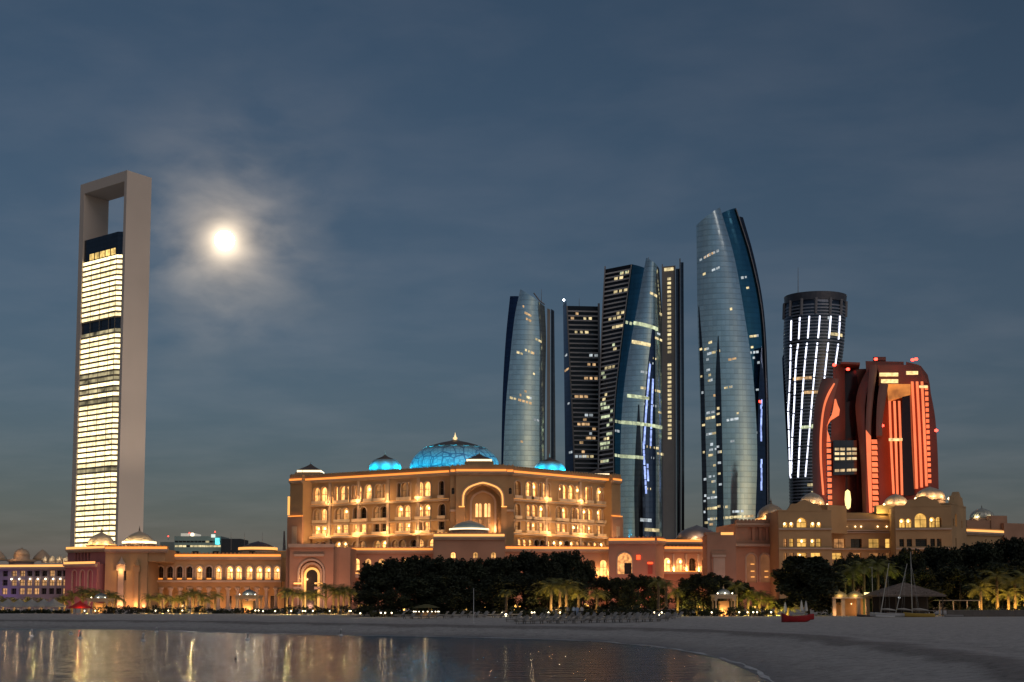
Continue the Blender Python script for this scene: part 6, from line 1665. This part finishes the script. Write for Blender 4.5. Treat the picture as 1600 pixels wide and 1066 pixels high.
def hull_mesh(L, w, h, mat):
    sec = []
    for k in range(13):
        t = k/12; ww = w*math.sin(PI*min(1, .06+.86*t))**.6*(1 if t > .05 else .3); x = L*(t-.5); sh_ = h*(1+.35*(1-t)**3)
        sec.append([(x,-ww,sh_),(x,-ww*.95,h*.55),(x,-ww*.45,h*.12*(1+(2.5*(1-t)**4))),(x,0,.02+h*.25*(1-t)**5),(x,ww*.45,h*.12*(1+(2.5*(1-t)**4))),(x,ww*.95,h*.55),(x,ww,sh_),(x,0,sh_+.05),(x,-ww,sh_)])
    mb = MB(); mb.grid(sec); mb.face(sec[0][:8]); mb.face(sec[-1][:8][::-1]); return mb.mesh('hull', mat, True)
def catamaran(px, Y, L, label, m1, mast_h, lean, yaw, boom=True):
    p = place(px, Y); E = thing('beach_catamaran', label, 'boat', p, 'catamarans beached before the hut'); E.rotation_euler.z = yaw
    me = hull_mesh(L, .24, .55, m1)
    for y in (-1.0, 1.0):
        o = bpy.data.objects.new('hull', me); COL.objects.link(o); o.parent = E; o.location = (0, y, 0)
    def part(mb, n, m): o = bpy.data.objects.new(n, mb.mesh(n, m)); COL.objects.link(o); o.parent = E
    al = M('mast_alloy', (.45,.43,.40), .5, .3)
    mb = MB(); mb.box(-1.2,1.0,-.95,.95,.62,.66); part(mb, 'trampoline', M('trampoline_net', (.10,.09,.08), .9))
    for x in (-1.2, .95): mb = MB(); mb.tube([(x,-1.05,.64),(x,1.05,.64)], .06, 6); part(mb, 'crossbeam', al)
    mb = MB(); mb.tube([(-1.0,0,.66),(-1.0+lean,0,.66+mast_h)], [.075,.05], 6); part(mb, 'mast', al)
    if boom: mb = MB(); mb.tube([(-.9,0,1.3),(1.4,0,1.05)], .06, 6); part(mb, 'boom', al)
    mb = MB(); mb.tube([(-.9,.1,1.2),(.2,.12,1.22),(1.3,.1,1.05)], [.1,.17,.1], 8); part(mb, 'furled_sail', M('furled_cloth', (.4,.37,.33), .9))
    for y in (-1.0, 1.0): mb = MB(); mb.tube([(-1.0+lean*.85,0,.66+mast_h*.85),(0,y,.6)], .012, 3); part(mb, 'shroud', al)
catamaran(1386, 196, 4.6, 'pale catamaran with leaning mast beached before the thatched hut', M('pale_hull', (.42,.42,.42), .5), 7.6, 1.5, .12)
catamaran(1410, 199, 4.4, 'brownish catamaran with steeply leaning mast before the thatched hut', M('tan_hull', (.25,.18,.14), .6), 7.6, 1.9, -.1)
catamaran(1436, 195, 4.4, 'yellow hulled catamaran with upright mast at the hut corner', M('yellow_hull', (.42,.27,.05), .6), 9.3, .0, -.2)
def canoe(px, Y, L, label, mat, yaw):
    p = place(px, Y); o = bpy.data.objects.new('canoe', hull_mesh(L, .34, .32, mat)); COL.objects.link(o); o.location = p-Vector((0,0,.04)); o.rotation_euler.z = yaw; tag(o, label, 'boat')
canoe(1383, 190, 2.8, 'small white paddle board lying on the sand before the catamarans', M('white_gelcoat', (.6,.6,.6), .4), 0.0)
canoe(1490, 198, 3.4, 'upturned grey canoe at the end of the low garden wall', M('grey_gelcoat', (.25,.24,.24), .5), .3)
canoe(1352, 202, 2.6, 'brown canoe by the gilt roofed kiosk', M('brown_gelcoat', (.14,.10,.09), .5), -.2)

def pole(px, Y, top, label, name='flagpole', lamp=False):
    p = place(px, Y); h = W(px, top, Y).z-p.z; E = thing(name, label, 'pole', p)
    mb = MB(); mb.lathe([(.16,-.1),(.16,.1),(.055,.14),(.05,h*.5),(.035,h)], 8, p); mb.build('shaft', M('white_pole', (.55,.55,.55), .5), E)
    mb = MB(); mb.lathe([(0,0),(.09,.06),(0,.14)], 8, (p.x, p.y, p.z+h)); mb.build('cap', M('white_pole', (.55,.55,.55), .5), E)
    if lamp: mb = MB(); mb.box(p.x-.5, p.x+.1, p.y-.1, p.y+.1, p.z+h+.1, p.z+h+.2); mb.build('lamp_head', con_m, E)
pole(740, 182, 921, 'slender white flagpole on the sand before the dark grove')
pole(1364, 214, 888, 'thin lamp pole between the gilt kiosk and the boats', 'lamp_pole', True)

def parasol(px, Y, h):
    p = place(px, Y); E = thing('folded_parasol', 'closed white parasol beside the big round black tree', 'parasol', p, 'closed parasols by the round tree')
    mb = MB(); mb.lathe([(.3,-.05),(.3,.05),(.03,.08),(.03,h*.4)], 10, p); mb.build('pole', con_m, E)
    mb = MB(); mb.lathe([(.10,h*.32),(.26,h*.36),(.2,h*.6),(.12,h*.85),(.03,h),(0,h*1.03)], 12, p, 6, .2); mb.build('folded_canopy', M('parasol_canvas', (.55,.55,.55), .9), E)
for px, h in ((1227, 2.3), (1252.5, 2.6), (1259.5, 2.5)): parasol(px, 208, h)
def low_bench(px, Y, L):
    p = place(px, Y); E = thing('stone_bench', 'long grey stone bench under the big round black tree', 'bench', p)
    mb = MB(); mb.box(p.x-L/2, p.x+L/2, p.y-.3, p.y+.3, p.z+.40, p.z+.55); mb.build('seat', con_m, E)
    for s in (-1, 1): mb = MB(); mb.box(p.x+s*L*.42-.2, p.x+s*L*.42+.2, p.y-.25, p.y+.25, p.z-.05, p.z+.398); mb.build('leg', con_m, E)
low_bench(1247, 206, 3.0)

def buoy(px, py, h, kind):
    x, z = ray(px, py); Y = -CAMZ/z; p = Vector((x*Y, Y, 0))
    E = thing('buoy', 'white marker buoy floating off the beach' if kind else 'small dark float on the water below the moon', 'buoy', p, 'white marker buoys' if kind else None)
    m = M('white_buoy', (.62,.62,.62), .5) if kind else M('dark_buoy', (.05,.03,.03), .6)
    mb = MB(); mb.lathe([(.05,-.25),(.30 if kind else .12,-.12),(.30 if kind else .12,.10),(.14 if kind else .05,.22)], 12, p); mb.build('float', m, E, True)
    mb = MB(); k_ = 1 if kind else .4; mb.lathe([(.13*k_,.2),(.12*k_,h*.75),(.16*k_,h*.78),(.10*k_,h),(0,h*1.03)], 10, p); mb.build('pillar', m, E, True)
for px, py, h in ((49.5,995,.95),(125,998,.9),(111,991.5,.4),(224,1002,.9),(244.5,988,.7),(387,1000,.85),(532.5,993.4,.9)): buoy(px, py, h, True)
buoy(368.5, 1031, .25, False)

def person(px, Y, shirt, legs, label, pose):
    p = place(px, Y); E_ = bpy.data.meshes.new('person')
    v = [(0,0,.95),(0,0,1.2),(0,0,1.42),(0,0,1.55),(0,-.01,1.68),(.10,0,.9),(.11,-.02+pose*.06,.5),(.11,pose*.12,.06),(.12,-.14+pose*.12,.03),(-.10,0,.9),(-.11,-.02-pose*.06,.5),(-.11,-pose*.12,.06),(-.12,-.14-pose*.12,.03),(.19,0,1.40),(.26,.02,1.12),(.27,-.08,.86),(-.19,0,1.40),(-.26,.02,1.12),(-.27,-.06,.86)]
    e = [(0,1),(1,2),(2,3),(3,4),(0,5),(5,6),(6,7),(7,8),(0,9),(9,10),(10,11),(11,12),(2,13),(13,14),(14,15),(2,16),(16,17),(17,18)]
    rad = [.15,.15,.16,.06,.105,.10,.07,.05,.045,.10,.07,.05,.045,.07,.05,.035,.07,.05,.035]
    E_.from_pydata(v, e, []); o = bpy.data.objects.new('person', E_); COL.objects.link(o); o.location = p
    sk = o.modifiers.new('skin', 'SKIN'); su = o.modifiers.new('sub', 'SUBSURF'); su.levels = 1; su.render_levels = 2
    for i, r in enumerate(rad): E_.skin_vertices[0].data[i].radius = (r, r*.8 if i < 3 else r)
    E_.skin_vertices[0].data[0].use_root = True
    m = bpy.data.materials.new('clothing'); m.use_nodes = True; t = m.node_tree; b = t.nodes['Principled BSDF']; b.inputs['Roughness'].default_value = .85
    tc = N(t, 'ShaderNodeTexCoord'); s = N(t, 'ShaderNodeSeparateXYZ'); t.links.new(tc.outputs['Object'], s.inputs[0])
    mr = N(t, 'ShaderNodeMath', operation='DIVIDE'); mr.inputs[1].default_value = 1.8; t.links.new(s.outputs[2], mr.inputs[0])
    cr = N(t, 'ShaderNodeValToRGB'); cr.color_ramp.interpolation = 'CONSTANT'; t.links.new(mr.outputs[0], cr.inputs[0])
    el = cr.color_ramp.elements; el[0].color = (.03,.025,.02,1); el[0].position = 0; el[1].position = .04; el[1].color = (*legs, 1)
    for ps, c in ((.53, shirt), (.835, (.30,.18,.12)), (.945, (.02,.015,.01))): q = el.new(ps); q.color = (*c, 1)
    t.links.new(cr.outputs[0], b.inputs['Base Color']); E_.materials.append(m)
    tag(o, label, 'person')
person(887, 207, (.12,.13,.16), (.03,.03,.04), 'person in dark shirt standing behind the loungers', .3)
person(896.5, 206, (.30,.38,.50), (.06,.07,.10), 'person in pale blue shirt standing behind the loungers', -.2)
person(902, 206.5, (.16,.24,.42), (.16,.22,.35), 'person all in blue standing behind the loungers', .5)
person(909, 207, (.42,.42,.44), (.05,.05,.06), 'person in white shirt standing behind the loungers', .1)
